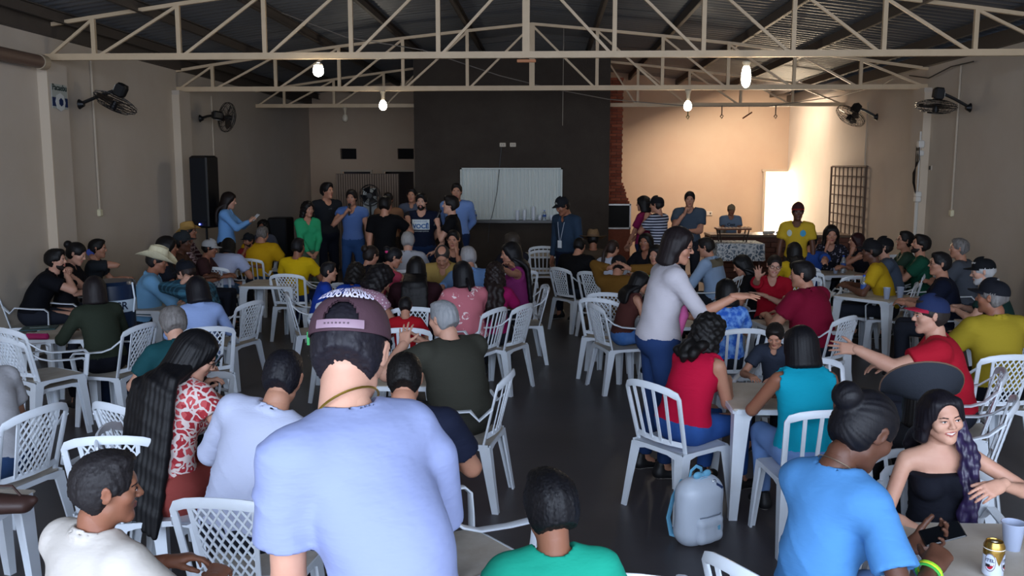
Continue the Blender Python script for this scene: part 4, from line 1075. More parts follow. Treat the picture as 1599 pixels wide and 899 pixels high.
# electric cable bundle along right wall top
q = MB(); q.tube([at_wall(1420, 118, XR-.15), at_wall(1450, 122, XR-.1), at_wall(1485, 104, XR-.1), at_wall(1520, 96, XR-.1)], .01, 5); tag(q.obj('loose_cable', black_m, smooth=True), 'loose black cable drooping along the top of right wall', 'cable')
# gutter pipe at the left
yp0, yp1 = 7.2, 10.35; gp = empty('drain_pipe', (XL+.16, yp1, PY(70, 97, yp1)[2]), 0, 'brown plastic drain pipe along the top of left wall by the nearest truss', 'pipe')
q = MB(); q.tube([(0, yp0-yp1, .0), (0, 0, 0)], .075, 16); q.obj('pipe', mat('pvc_brown', '#6b5548', .5, .4), gp, smooth=True)
for yy in (0, -1.25, -2.1):
    q = MB(); q.tube([(0, yy-.06, .0), (0, yy+.06, 0)], .086, 16); q.obj('coupling', mat('pvc_cream', '#a8977f', .5, .4), gp, smooth=True)
# sign on the left pilaster
sg = empty('pilaster_sign', (XL+.128, 10.75, 0), 0, 'small white and blue sign on the left pilaster near the pipe', 'sign')
Ys = 10.75; z1, z2, z3 = PY(64, 132, Ys)[2], PY(64, 152, Ys)[2], PY(64, 170, Ys)[2]
Mx = Euler((R(90), 0, R(90))).to_matrix().to_4x4()
q = MB(); q.box((0, .0, (z1+z3)/2), (.006, .34, z1-z3)); q.obj('sign_board', mat('sign_grey', '#a7aaa2', .6), sg)
q = MB(); q.box((.004, .0, (z2+z3)/2+.01), (.004, .34, z2-z3-.03)); q.obj('blue_field', mat('sign_blue', '#1b2a52', .6), sg)
q = MB(); q.lathe([(.0, .004), (.11, .004), (.11, 0)], 8, Matrix.Translation((.006, 0, (z2+z3)/2+.01)) @ Euler((0, R(90), 0)).to_matrix().to_4x4()); q.obj('round_emblem', mat('sign_white', '#c9cbc8', .6), sg)
q = MB(); q.lathe([(.0, .008), (.05, .008), (.05, 0)], 6, Matrix.Translation((.006, .01, (z2+z3)/2+.01)) @ Euler((0, R(90), 0)).to_matrix().to_4x4()); q.obj('emblem_centre', mat('sign_blue', '#1b2a52'), sg)
text_obj('sign_lettering', 'Pacaebu', .10, mat('sign_ink', '#2a3a38', .6), Matrix.Translation((.006, 0, z2+.11)) @ Mx, sg, .002)

# ------------------------------------------------------------------ lamps
def bulb(px, py, Y, lit, label, long_=False, e=14):
    p = PY(px, py, Y); r = empty('ceiling_bulb', (p[0], p[1], ZB), 0, label, 'bulb'); dz = p[2]-ZB
    q = MB(); q.lathe([(.045, -.035), (.05, -.05), (.03, -.10), (.022, dz+.07)], 12); q.obj('lamp_holder', mat('holder', '#b9aa93', .5), r, smooth=True)
    L_ = .13 if long_ else .075; rr = .062 if not long_ else .055
    prof = [(.022, L_+.012), (rr*.8, L_*.72), (rr, L_*.2), (rr, -L_*.3), (rr*.8, -L_*.68), (rr*.4, -L_*.9), (.002, -L_*.96)]
    q = MB(); q.lathe(prof, 18, Matrix.Translation((0, 0, dz)))
    q.obj('bulb_glass', mat('bulb_lit', '#ffffff', .3, emit=('#fff6e0', e)) if lit else mat('bulb_off', '#c9bda8', .3, .5), r, smooth=True)
    if lit:
        l = bpy.data.lights.new('bulb_light', 'POINT'); l.energy = 8; l.color = (1, .90, .74); l.shadow_soft_size = .07
        lo_ = bpy.data.objects.new('bulb_light', l); COL.objects.link(lo_); lo_.parent = r; lo_.location = (0, 0, dz-.16)
bulb(497, 110, 10.7, True, 'lit bulb under the nearest truss, left of the hall middle')
bulb(1165, 120, 10.7, True, 'long lit bulb under the nearest truss, right side', True)
bulb(598, 165, 14.5, True, 'lit bulb under the second truss, left of the dark block')
bulb(1074, 166, 14.5, True, 'lit bulb under the second truss, right of the dark block')
bulb(539, 185, 18.45, False, 'unlit bulb under the rear left truss')
for px, py, nm, lb in ((1074, 182, 'hook', 'small green hook hanging from the rear right truss, leftmost'), (1127, 181, 'hook', 'small oval hook hanging from the rear right truss, middle'), (1211, 181, 'hook', 'small straight hook hanging from the rear right truss, rightmost')):
    p = PY(px, py, 18.45); q = MB(); q.tube([(0, 0, ZB-p[2]-.02), (.0, 0, .03), (.03, 0, 0), (.0, 0, -.05), (-.03, 0, -.01), (0, 0, .03)], .012, 6); tag(q.obj(nm, mat('hook_'+str(px), '#6f7345' if px < 1100 else '#6a594b', .5), None, True, p), lb, 'hook')
p = PY(1167, 180, 18.45); q = MB(); q.sweep([(-.09, 0, -.06), (.09, 0, .06)], .05, .03); q.tube([(.03, 0, .02), (.03, 0, ZB-p[2]-.02)], .004, 5); tag(q.obj('wooden_peg', mat('wood_peg', '#6a3f2c', .7), None, False, p), 'short reddish wooden bar hanging askew under the rear right truss', 'bar')
p = PY(822, 95, 10.7); q = MB(); q.box((0, 0, 0), (.22, .03, .035), bev=.006); tag(q.obj('tag_plate', mat('tag_red', '#b97a52', .6), None, False, p), 'small orange brown plate fixed under the nearest truss at mid span', 'plate')
# ================================================================== plastic furniture
def spread_back(u, v, kind):
    """backrest surface: u across (-1..1), v up (0..1) -> local point (chair faces +Y)"""
    hw = .205+.025*v-.0*v; x = u*hw
    y = -.205-.105*v+.035*(u*u)*1.0-.0; z = .44+.42*v
    return Vector((x, y, z))
def build_chair(kind):
    names = {'slat': 'plastic_chair', 'lattice': 'lattice_armchair', 'armslat': 'slatted_armchair'}
    r = empty(names[kind]); Wm = white_m
    # seat: shallow dished plate with rim
    m = MB(); n = 9; top, bot = [], []
    for j in range(n):
        for i in range(n):
            u, v = -1+2*i/(n-1), -1+2*j/(n-1); f = 1-.10*max(0, abs(v))**4-.0
            x = u*(.225-.012*(v < 0)*abs(v))*(1-.06*abs(v)**5); y = v*.215*(1-.05*abs(u)**5); z = .448-.012*(1-u*u)*(1-v*v)-.006*max(0, v)**3
            top.append((x, y, z)); bot.append((x, y, z-.010))
    q = [(j*n+i, j*n+i+1, (j+1)*n+i+1, (j+1)*n+i) for j in range(n-1) for i in range(n-1)]
    m.add(top, q); m.add(bot, [tuple(reversed(f)) for f in q])
    m.obj('seat', [whiteb if kind != 'slat' else Wm], r, smooth=True)
    # apron below the seat, arched between the legs
    m = MB()
    for sd in (-1, 1):
        pts = [(sd*.225, -.20, .418), (sd*.228, -.1, .432), (sd*.228, .1, .432), (sd*.225, .20, .412)]; m.sweep(pts, .012, [.075, .040, .040, .075], n=4)
        pts = [(-.21, sd*.212, .412), (-.1, sd*.216, .430), (.1, sd*.216, .430), (.21, sd*.212, .412)]; m.sweep(pts, .012, [.075, .042, .042, .075], n=4)
    m.obj('seat_apron', Wm, r)
    # legs: angle section, tapering and splaying
    for sx in (-1, 1):
        for sy_ in (-1, 1):
            m = MB(); rings = []
            for z, wd, ox, oy in ((.43, .072, .0, .0), (.22, .056, .014, .016 if sy_ > 0 else .03), (.0, .042, .026, .030 if sy_ > 0 else .062)):
                cx, cy_ = sx*(.228+ox), sy_*(.214+oy); t = .013
                rings.append([(cx, cy_, z), (cx-sx*wd, cy_, z), (cx-sx*wd, cy_-sy_*t, z), (cx-sx*t, cy_-sy_*t, z), (cx-sx*t, cy_-sy_*wd, z), (cx, cy_-sy_*wd, z)])
            if sx*sy_ < 0: rings = [list(reversed(q)) for q in rings]
            m.loft(rings); m.obj('leg', Wm, r)
    # back frame
    pts = []; 
    for v in np.linspace(0, .86, 6): pts.append(spread_back(-1, v, kind))
    for a in np.linspace(0, PI, 9)[1:-1]: pts.append(spread_back(-math.cos(a)*1.0, .86+.14*math.sin(a), kind))
    for v in np.linspace(.86, 0, 6): pts.append(spread_back(1, v, kind))
    wd = [.050 if kind == 'slat' else .040]*len(pts); m = MB(); m.sweep(pts, [.046 if 5 < i < 13 else .034 for i in range(len(pts))], .016, nrm=(0, -1, .25), n=8, power=.6); m.obj('back_frame', Wm, r, smooth=True)
    m = MB(); m.sweep([spread_back(u, .13, kind) for u in np.linspace(-.95, .95, 5)], .045, .012, nrm=(0, -1, .25), n=4); m.obj('lower_rail', Wm, r)
    if kind != 'lattice':
        sm_ = None
        for u in ((-.62, -.31, 0, .31, .62) if kind == 'armslat' else (-.6, -.2, .2, .6)):
            m = MB(); m.sweep([spread_back(u*(.92+.08*v), v, kind) for v in np.linspace(.10, .95, 6)], .032 if kind == 'slat' else .024, .010, nrm=(0, -1, .25), n=4); m.obj('back_slat', Wm, r)
    else:
        m = MB()
        # tapered lattice panel: two families of diagonal strips inside side rails
        inn = lambda v: .62-.10*(1-v)
        for sd in (-1, 1): m = MB(); m.sweep([spread_back(sd*inn(v), v, kind) for v in np.linspace(.12, .97, 6)], .030, .012, nrm=(0, -1, .25), n=4); m.obj('lattice_rail', Wm, r)
        m = MB(); k = .34
        for fam in (-1, 1):
            for c in np.arange(-2.2, 2.6, k):
                seg = []
                for v in np.linspace(.14, .96, 21):
                    u = c*.55+fam*(v-.55)*1.25
                    if abs(u) <= inn(v)+.02: seg.append((u, v))
                if len(seg) > 2: m.sweep([spread_back(u, v, kind) for u, v in (seg[0], seg[len(seg)//2], seg[-1])], .013, .008, nrm=(0, -1, .25), n=4)
        o = m.obj('lattice_panel', Wm, r)
    if kind != 'slat':
        for sd in (-1, 1):
            m = MB(); top_v = .80 if kind == 'lattice' else .58
            b0 = spread_back(sd*1.0, top_v, kind); b1 = spread_back(sd*1.06, top_v-.12, kind)
            pts = [b0, Vector((sd*.262, b1.y+.06, b1.z-.02)), Vector((sd*.272, -.10, .675)), Vector((sd*.272, .06, .655)), Vector((sd*.265, .19, .645)), Vector((sd*.258, .225, .61)), Vector((sd*.245, .222, .52)), Vector((sd*.233, .216, .43))]
            m.sweep(pts, [.036, .040, .046, .046, .046, .046, .046, .05], .016, nrm=lambda i: (0, 0, 1) if i < 4 else ((0, .7, .7) if i < 6 else (0, 1, 0)), n=8, power=.6); m.obj('armrest', Wm, r, smooth=True)
    return r
PROTO = {}
for k_ in ('slat', 'lattice', 'armslat'):
    PROTO[k_] = build_chair(k_); index_kids(PROTO[k_])
USED = set(); NAMES = {'slat': 'white plastic armless chair with slatted back', 'lattice': 'white plastic armchair with lattice back', 'armslat': 'white plastic armchair with slatted back'}
GRP = {'slat': 'armless slatted chairs', 'lattice': 'lattice back armchairs', 'armslat': 'slatted armchairs'}
def place_chair(kind, xy, rz, who=None, label=None, z=0, group=None):
    o = PROTO[kind] if kind not in USED else copy_tree(PROTO[kind]); USED.add(kind)
    o.location = (xy[0], xy[1], z); o.rotation_euler = (0, 0, rz)
    tag(o, label or NAMES[kind]+' under the '+who, 'chair', group or GRP[kind]); return o
def build_table():
    r = empty('plastic_table'); s = .35
    m = MB(); m.box((0, 0, .712), (2*s, 2*s, .016), bev=.006); m.obj('table_top', mat('table_top_dusty', '#b3a898', .5, .35, vary=(4, '#cfc9c0', .7)), r)
    m = MB(); pts = []; c = .05
    for cx, cy_, a0 in ((s-c, s-c, 0), (-s+c, s-c, 90), (-s+c, -s+c, 180), (s-c, -s+c, 270)):
        for a in (0, 30, 60, 90): pts.append((cx+c*math.cos(R(a0+a)), cy_+c*math.sin(R(a0+a)), .700))
    pts.append(pts[0]); m.sweep(pts, .016, .045, n=4); m.obj('table_rim', white_m, r)
    for sx in (-1, 1):
        for sy_ in (-1, 1):
            m = MB(); rings = []
            for z, wd, o_ in ((.70, .125, .0), (.64, .098, .002), (.4, .078, .008), (0, .052, .018)):
                cx, cy_ = sx*(s-.012+o_), sy_*(s-.012+o_); t = .012
                rings.append([(cx, cy_, z), (cx-sx*wd, cy_, z), (cx-sx*wd, cy_-sy_*t, z), (cx-sx*t, cy_-sy_*t, z), (cx-sx*t, cy_-sy_*wd, z), (cx, cy_-sy_*wd, z)])
            if sx*sy_ < 0: rings = [list(reversed(q)) for q in rings]
            m.loft(rings); m.obj('leg', white_m, r)
    return r
TAB = build_table(); index_kids(TAB); TU = []
def place_table(x, y, rz, label, sc=1.0):
    o = TAB if not TU else copy_tree(TAB); TU.append(1); o.location = (x, y, 0); o.rotation_euler = (0, 0, R(rz)); o.scale = (sc, sc, 1)
    tag(o, label, 'table', 'white plastic tables'); return o
TZ = .72
def cup(p, label, h=.10, r=.035, col='#dfe4ea', name='plastic_cup', grp='plastic cups'):
    m = MB(); m.lathe([(r*.7, 0), (r*.72, .002), (r, h), (r*1.08, h), (r*1.08, h-.004), (r*.97, h-.004), (r*.66, .006), (.001, .005)], 16, cap=False)
    return tag(m.obj(name, mat('cup_plastic', col, .25, .5, trans=.35), None, True, tuple(p)), label, 'cup', grp)
def bottle(p, label, h=.22, r=.032, cap='#2c58c8', grp='water bottles', empty_=False):
    b = empty('water_bottle', p, 0, label, 'bottle', grp)
    m = MB(); m.lathe([(r*.8, 0), (r, .01), (r, h*.22), (r*.93, h*.25), (r, h*.28), (r, h*.62), (r*.8, h*.76), (.012, h*.90), (.012, h*.94)], 14); m.obj('bottle_body', mat('pet_clear', '#d9e6f0', .12, .5, trans=.75), b, smooth=True)
    m = MB(); m.lathe([(.015, h*.93), (.015, h), (.013, h*1.005)], 12); m.obj('bottle_cap', mat('cap_blue', cap, .4), b)
    m = MB(); m.lathe([(r*1.02, h*.34), (r*1.02, h*.56)], 14, cap=False); m.obj('bottle_label', mat('label_blue', '#35569c', .5), b, smooth=True); return b
# ================================================================== people
LB = pattern('plaid_green', 'plaid', '#1f3b4a', '#3f7086', 1.)
PLR = pattern('plaid_red', 'plaid', '#3a1c22', '#b9a3a3', 1.2)
STR = pattern('stripe_navy', 'stripes', '#1d2336', '#b9bccb', 1.)
DOT = pattern('polka_pink', 'dots', '#b98a9e', '#e8d8e0', 1.3)
FLO = pattern('red_floral', 'floral', '#a8323a', '#dccdc9', 1.35, c3='#c9575a')
PFL = pattern('pink_leaf', 'leaf', '#bf6d78', '#ead4d4', 1.1)
BLU = pattern('blue_print', 'cloud', '#2f63c9', '#7fb0f0', 3)
DKP = pattern('dark_print', 'leaf', '#1c1c26', '#8a8898', 2.2)
W = lambda *a: ('w',)+a
BK, DB, GR, LG = '#0d0b0b', '#1e1512', '#6f6a68', '#9a9793'

# ---- nearest people
person('man in the brown cap', 547, 553, 6, Y=2.24, sit=False, lean=24, tilt=-1, twist=36, head=(-42, 25, 0), g=.90, drop=(.0, .07), belly=.3, smax=1.22, skin='light', top=('tee', cloth('#8993b9')), hair=('crop', '#1a1820'),
       hat=('cap', '#4a343c', dict(back_open=True, tilt=5, big=1.05)), L=((-.22, .16, .80), (-.35, -1, -.1), (0, .4, -1), 'rest'), Rr=((-.02, .50, .90), (.1, .2, -1), None, 'rest'), headscale=1.04, feet=[(-.16, .0, .085), (.14, .12, .085)], warp=.011,
       label='man seen from behind bending forward in light blue tee and brown cap, gold chain')
i_ = PEOPLE['man in the brown cap']
q = MB(); pts = []
for a in np.linspace(0, 2*PI, 30):
    pts.append(tuple(i_['N']+i_['U']*(.045-.02*math.cos(a))+i_['S']*.074*math.sin(a)+i_['F']*(.072*math.cos(a)-.005)))
q.tube(pts, .0028, 5); q.obj('gold_chain', mat('gold', '#b9963f', .3, .5, .9), i_['root'], smooth=True)
Rh, Hc = i_['Rh'], i_['Hc']
for r_i, (txt, zz, sz) in enumerate((('BENGO NA MANU', .112, .018), ('RODOLFO MACHADO', .098, .018))):
    me = text_mesh(txt, sz, .001)
    for v in me.vertices:
        a = v.co.x/.098; y = v.co.y+zz-.03
        ph = math.asin(min(.98, y/.094)); p = np.array([math.sin(a)*.089*math.cos(ph)**.75*1.05, -.012-.110*math.cos(a)*math.cos(ph)**.75*1.02, .030+y+.004])*1.05
        v.co = Vector(Rh @ (rot('X', 5) @ (p+np.array([0, 0, .010])))+Hc)
    me.materials.append(mat('thread_white', '#dcd6ea', .7)); link_mesh('cap_lettering', me, i_['root'], False)
q = MB(); q.box((0, 0, 0), (.006, .022, .03), Matrix.Translation(Rh @ (np.array([-.093, .0, .036])*1.05)+Hc)); q.obj('cap_label', mat('label_green', '#2f8a4c', .6), i_['root'])

person('man in the cream polo', 168, 762, -32, s=1.0, lean=8, head=(-30, 6, 0), g=1.08, skin='brown', top=('polo', '#c9c2ba'), hair=('short', '#211e20'), chair='armslat', L='table', Rr='table',
       label='man with short dark hair and cream polo at bottom left, looking right')
person('boy in the green tee', 858, 792, 10, s=.93, lean=10, head=(12, 4, 0), skin='brown', top=('tee', '#1f9c82'), hair=('full', '#0d0d12'), L='lap', Rr='lap', chair='armslat', g=.95,
       label='person with cropped black hair in green tee at the bottom centre')
person('man in the white shirt', 442, 590, -12, Y=4.15, lean=14, tilt=13, head=(14, 22, 6), skin='tan', g=1.15, top=('shirt', '#bcc3dc'), hair=('short', '#12121a'), bottom=('trousers', '#20242e'), L='table', Rr='table',
       label='man in white long-sleeved shirt from behind, left of the man in brown cap')
place_chair('lattice', (PY(398, 860, 3.72)[0], 3.72), R(-6), None, 'white lattice armchair seen from behind under the man in white shirt')
person('woman in the red floral blouse', 306, 556, -16, Y=4.6, fem=True, lean=16, head=(-52, 30, 0), skin='light', top=('short', FLO), bottom=('skirt', '#8a3f3a'), hair=('long', '#08080c'), tail=('long', .82, -.02), glasses='thin', L='phone', Rr=((.15, .34, .75), None, None, 'rest'),
       label='woman in red and white floral blouse with very long straight black hair')
c_ = PEOPLE['woman in the red floral blouse']['loc']; place_chair('slat', (c_[0]+.0, c_[1]+.03), R(-78), None, 'white plastic chair turned sideways under the floral blouse woman')
person('woman in the black tee', 312, 548, -30, Y=5.0, fem=True, lean=24, head=(-20, 35, 0), top=('tee', '#15161b'), hair=('tied', BK), L='phone', Rr=W(352, 628, 4.75), chair='lattice',
       label='person in black tee bent over a phone behind the long-haired floral woman')
person('man in the white tee at the edge', -48, 545, 75, s=1.0, lean=14, g=1.15, top=('tee', '#b5b5ba'), bottom=('jeans', '#2d4468'), chair='lattice', label='man in white tee cut off by the left edge of the photo, lattice chair behind')
person('man in navy', 632, 592, 4, Y=4.2, lean=16, head=(0, 25, 0), g=1.2, top=('tee', '#1b2033'), hair=('short', BK), L='table', Rr='table', label='man in navy shirt mostly hidden to the right of the brown cap man')
place_chair('lattice', (PY(722, 860, 3.9)[0], 3.9), R(-50), None, 'white lattice armchair edge on at the right elbow of the man in navy')
person('grey-haired man in the olive tee', 692, 498, 44, s=1.03, lean=16, head=(8, 8, 0), g=1.42, belly=.8, skin='light', top=('tee', '#3a3a33'), bottom=('trousers', '#33332f'), hair=('short', '#7f8286'), L=((-.20, .36, .98), (-.7, -.2, -.6), (.2, .5, .7), 'open'), Rr=((.02, .42, .95), None, (-.4, .6, .5), 'open'),
       label='grey-haired heavy man in dark olive tee seated with back to us, hands raised')
c_ = PEOPLE['grey-haired man in the olive tee']['loc']; place_chair('armslat', (c_[0]+.03, c_[1]-.04), R(80), None, 'white slatted armchair under the heavy grey-haired man in olive')
person('woman in the red tank top', 1108, 520, -52, s=.96, fem=True, lean=20, head=(-8, 12, 0), g=1.28, skin='tan', top=('tank', '#b91238'), bottom=('jeans', '#2f5496'), hair=('curly', BK), tail=('curls', .24), L='table', Rr=((.02, .42, .82), (.5, -.4, -.9), (-.8, .5, 0), 'rest'), chair='slat', label='woman in red sleeveless top and jeans on slatted chair with curly black hair')
person('woman in the turquoise top', 1250, 540, 6, s=.95, fem=True, lean=10, head=(4, 14, 0), g=1.22, skin='brown', top=('tank', '#0f9ab4'), bottom=('jeans', '#6d8fc4'), hair=('bob', '#0a0a10'), L='table', Rr='table', chair='slat',
       label='woman in turquoise sleeveless top from behind with dark hair and light jeans')
person('boy in charcoal', 1210, 524, 150, Y=6.0, smin=.7, lean=8, head=(10, 28, 0), skin='tan', top=('polo', '#2e3442'), hair=('full', '#1b1614'), L='table', Rr='table', chair='armslat', g=.9, label='small boy in charcoal polo looking down beside the turquoise woman')
person('man in the red tee', 1452, 492, 68, s=1.05, lean=12, head=(18, 4, 0), g=1.32, belly=.8, skin='light', top=('tee', '#b01a2e'), bottom=('trousers', '#262a35'), hair=('short', '#2a2320'), hat=('cap', '#1f2b4e', dict(brim_col='#a3203a')),
       L=((-.30, .56, .95), (-.6, .2, -.8), (.0, 1, -.25), 'open', (-.9, .0, .35)), Rr='table', chair='lattice', label='stout man in red tee with navy and red cap, hand held out')
person('person in the black hat', 1436, 628, -8, Y=4.35, lean=6, head=(0, 2, 0), smin=.7, g=1.0, skin='dark', top=('long', '#17171b'), hair=('bob', BK), hat=('hat', '#2e323a', dict(brim=(.235, .20), curl=.02, tilt=0, crown=.085, backup=.27, band='#4d3a38', name='wide_hat', edge='#6b5243')), L='lap', Rr='lap', chair='lattice',
       label='person bent under a wide black hat with brown edge behind the smiling girl')
person('smiling girl', 1470, 650, 176, s=.93, fem=True, lean=5, tilt=4, head=(10, 2, 6), g=.92, skin='light', top=('tube', '#14161f'), bottom=('jeans', '#7d98c8'), hair=('parted', '#100d16'), tail=('long', .22), smile=True, chair='armslat',
       L=((-.16, .26, .98), (-.9, .1, -.5), (.75, .3, -.5), 'rest', (-.1, .7, .7)), Rr=((.12, .34, .74), (.9, -.2, -.5), (-.2, .8, -.1), 'rest'), label='smiling girl with long dark hair in strapless black top at the right table')
i_ = PEOPLE['smiling girl']; G = Grid(i_['Hc']-np.array([.25, .25, .6]), i_['Hc']+np.array([.25, .3, .12]), .0055)
A_ = i_['Hc']+i_['Rh'] @ np.array([-.072, .0, -.02])
for k in range(4):
    p = A_+np.array([.012*(k-1.5), .012*(k % 2), 0])
    for j in range(1, 13):
        t = j/12*.46; q_ = A_+np.array([-.045*min(1, t*5)+.016*(k-1.5)+.012*math.sin(t*34+k*2), .055*math.sin(min(1, t*4)*1.5)+.045*min(1, t*3)+.010*math.cos(t*30+k), -t])
        G.cap(p, q_, .021*(1-.35*t), .020*(1-.4*t), .010); p = q_
V, Q = G.mesh(); link_mesh('hair_over_shoulder', np_mesh('hair_over_shoulder', V+np.stack([np.sin(V[:, 2]*140)*.001, np.sin(V[:, 0]*300)*.002, V[:, 0]*0], 1), Q, [mat('hair_violet', '#1b1430', .4, .5, vary=(20, '#30204f', .6))]), i_['root'])
person('woman in the light blue tee', 1350, 672, -58, Y=3.15, fem=True, lean=12, head=(-10, 34, 0), g=.82, smax=1.22, skin='dark', top=('tee', '#4f88c0'), bottom=('jeans', '#5c7fb5'), hair=('bun', '#0b0b12'), chair='slat',
       L=(('w', 1424, 852, 3.3), (-.8, -.2, -.6), (.45, .8, .55), 'hold', (-.2, .6, -.8)), Rr=(('w', 1456, 884, 3.0), (.6, -.4, -.7), (-.2, .9, .35), 'hold', (.3, -.5, .2)), label='woman with black bun in light blue tee looking at a phone, lower right')
q = MB(); i_ = PEOPLE['woman in the light blue tee']
wr, hv, up = i_['arm']['R'][3:6]; x_ = np.cross(hv, up)
for k, c_ in enumerate(('#8fce2e', '#d3d838', '#3fa845')):
    q = MB(); q.tube([tuple(wr-hv*(.022+.007*k)+x_*.034*math.cos(a)+up*.030*math.sin(a)) for a in np.linspace(0, 2*PI, 20)], .0042, 6); q.obj('bracelet', mat('bracelet_%d' % k, c_, .5), i_['root'], smooth=True)
q = MB(); q.tube([tuple(i_['N']+i_['U']*(.035-.028*math.cos(a))+i_['S']*.066*math.sin(a)+i_['F']*(.066*math.cos(a)+.002)) for a in np.linspace(0, 2*PI, 30)], .0018, 5); q.obj('necklace', mat('silver_chain', '#b9a58a', .3, .5, .9), i_['root'], smooth=True)

# ---- standing woman with the outstretched arm
person('woman in the white cardigan', 1060, 384, -80, Y=6.3, sit=False, fem=True, lean=9, head=(-30, 12, 0), g=1.12, skin='tan', hs=1.15, top=('jacket', '#b9b4ba'), bottom=('jeans', '#243a66'), hair=('bob', '#1a1214'), smile=True, glasses='thin',
       Rr=(('w', 1150, 462, 6.1), (-.1, -.5, -.8), (0, 1, -.3), 'open', (.25, .3, .9)), L=((-.22, .32, 1.05), None, None, 'rest'),
       label='standing woman in white cardigan, pink scarf and glasses holding out her arm')
i_ = PEOPLE['woman in the white cardigan']; G = Grid(i_['P']-np.array([.3, .2, .2]), i_['N']+np.array([.3, .4, .2]), .010)
N_, F_, S_, U_ = i_['N'], i_['F'], i_['S'], i_['U']
for sd in (-1, 1):
    G.cap(N_+S_*sd*.05+U_*.03, N_+S_*sd*.045+F_*.085-U_*.06, .022, .024, .01); G.cap(N_+S_*sd*.045+F_*.085-U_*.06, N_+S_*sd*.035+F_*.150-U_*.28, .024, .03, .02); G.cap(N_+S_*sd*.035+F_*.150-U_*.28, N_+S_*sd*.04+F_*.125-U_*.48, .03, .034, .02)
G.cap(N_+S_*.05+U_*.03-F_*.03, N_-S_*.05+U_*.03-F_*.03, .02, .02, .01)
link_mesh('scarf', np_mesh('scarf', *G.mesh(), [cloth('#c65f95')]), i_['root'])
q = MB(); q.lathe([(.001, -.009), (.008, -.004), (.009, .003), (.001, .009)], 10, Matrix.Translation(i_['Rh'] @ np.array([.083, -.002, -.036])+i_['Hc'])); q.obj('pearl_earring', mat('pearl', '#e8e4dc', .2, .6), i_['root'], smooth=True)

# ---- left side, by the wall
person('man in the black polo', 88, 406, -72, s=1.05, lean=26, head=(-14, 0, 0), g=1.15, skin='light', top=('polo', '#101117'), hair=('full', '#0d0b0c'), beard='#1b1412', L='clasp', Rr='clasp', chair='armslat', label='bearded man in black polo at the left table with clasped hands')
person('woman in the black top', 120, 396, -78, Y=9.55, fem=True, lean=10, head=(-8, 24, 0), skin='light', top=('tee', '#131217'), hair=('bun', '#0d0a0b'), L='table', Rr='table', chair='lattice', label='woman in black top looking down behind the man in black polo')
person('man with the blue phone', 153, 388, -72, s=1.0, lean=8, head=(-5, 5, 0), skin='tan', top=('tee', '#24282d'), hair=('short', BK), Rr=((.125, .10, 1.03), (.6, .7, -.6), (-.15, -.12, 1), 'hold', (.9, .2, 0)), L='table', chair='armslat', label='man in dark grey tee holding a blue phone to his ear')
person('woman in the olive sweater', 148, 452, 52, s=.95, fem=True, lean=14, head=(-25, 8, 0), g=1.2, skin='light', top=('long', '#2c3329'), bottom=('trousers', '#12141d'), hair=('bob', '#1c1618'), L='table', Rr='table', label='woman with dark bob in olive green sweater, back to us at left')
c_ = PEOPLE['woman in the olive sweater']['loc']; place_chair('lattice', (c_[0]+.10, c_[1]-.02), R(78), None, 'white armchair turned sideways under the woman in olive sweater')
person('man in the straw cowboy hat', 246, 408, -68, s=1.04, lean=12, head=(-12, 12, 0), g=1.2, belly=.4, skin='brown', top=('shirt', '#6f9fc4'), hair=('short', '#151213'), hat=('hat', '#d8cfae', dict(brim=(.17, .215), curl=.085, tilt=-4, crown=.12, name='cowboy_hat')), Rr='phone', L='lap', chair='armslat', label='man in cream cowboy hat and light blue shirt by the left wall')
person('man in the black cap and plaid shirt', 290, 426, 62, s=1.03, lean=30, head=(8, 22, 0), skin='light', top=('shirt', LB), hair=('short', '#2b1f1c'), hat=('cap', '#10131c'), L=((-.12, .25, 1.0), (-.4, .7, -.7), (.1, -.1, .9), 'fist'), Rr='table', label='man in black cap and teal plaid shirt resting his face on his hand')
place_chair('lattice', (PZ(385, 540, .3)[0], 8.85), R(72), None, 'empty-looking white armchair seen sideways behind the plaid shirt man')
person('woman in the pale blue shirt', 308, 452, 28, s=.94, fem=True, lean=10, head=(10, 18, 0), skin='tan', top=('shirt', '#93a9d8'), hair=('bob', '#0f0d14'), L='table', Rr='table', chair='lattice', label='woman with black bob and pale blue shirt from behind, left side')
person('grey-haired person in teal', 270, 504, 40, s=.96, lean=16, head=(0, 14, 0), skin='light', top=('polo', '#1c4a50'), hair=('full', '#5f5a58'), L='table', Rr='table', chair='armslat', label='person with curly grey hair in dark teal polo, back to us')
person('man in the white tee', 357, 386, 0, s=1.04, lean=34, head=(5, 34, 0), g=1.1, skin='tan', top=('tee', '#a9b2cf'), bottom=('jeans', '#3a5878'), hair=('bob', BK), L='table', Rr='table', chair='lattice', label='person in pale white tee hunched over a table, back to us')
person('big man in the yellow tee', 410, 366, -8, s=1.05, lean=16, head=(0, 16, 0), g=1.42, skin='tan', top=('tee', '#c79a16'), bottom=('jeans', '#2b4768'), hair=('short', '#4d4744'), L='table', Rr='table', chair='armslat', label='big man in yellow tee from behind on a slatted armchair')
person('boy in the yellow tee', 466, 386, -6, s=.98, lean=8, head=(-10, 4, 0), g=1.05, skin='brown', top=('tee', '#c9a70f'), bottom=('jeans', '#1d2b50'), hair=('short', '#121014'), L='table', Rr='table', chair='lattice', label='smaller person in yellow tee on lattice chair, right of the big man')
person('man in the straw hat and plaid', 296, 362, -78, s=1.06, lean=10, head=(-6, -4, 0), skin='brown', top=('shirt', PLR), hair=('short', BK), hat=('hat', '#b08a4a', dict(brim=(.15, .18), curl=.06, tilt=8, crown=.11, band='#1c1412')), L='table', Rr='table', chair='armslat', label='man in tan straw hat and red plaid shirt by the left pilaster')
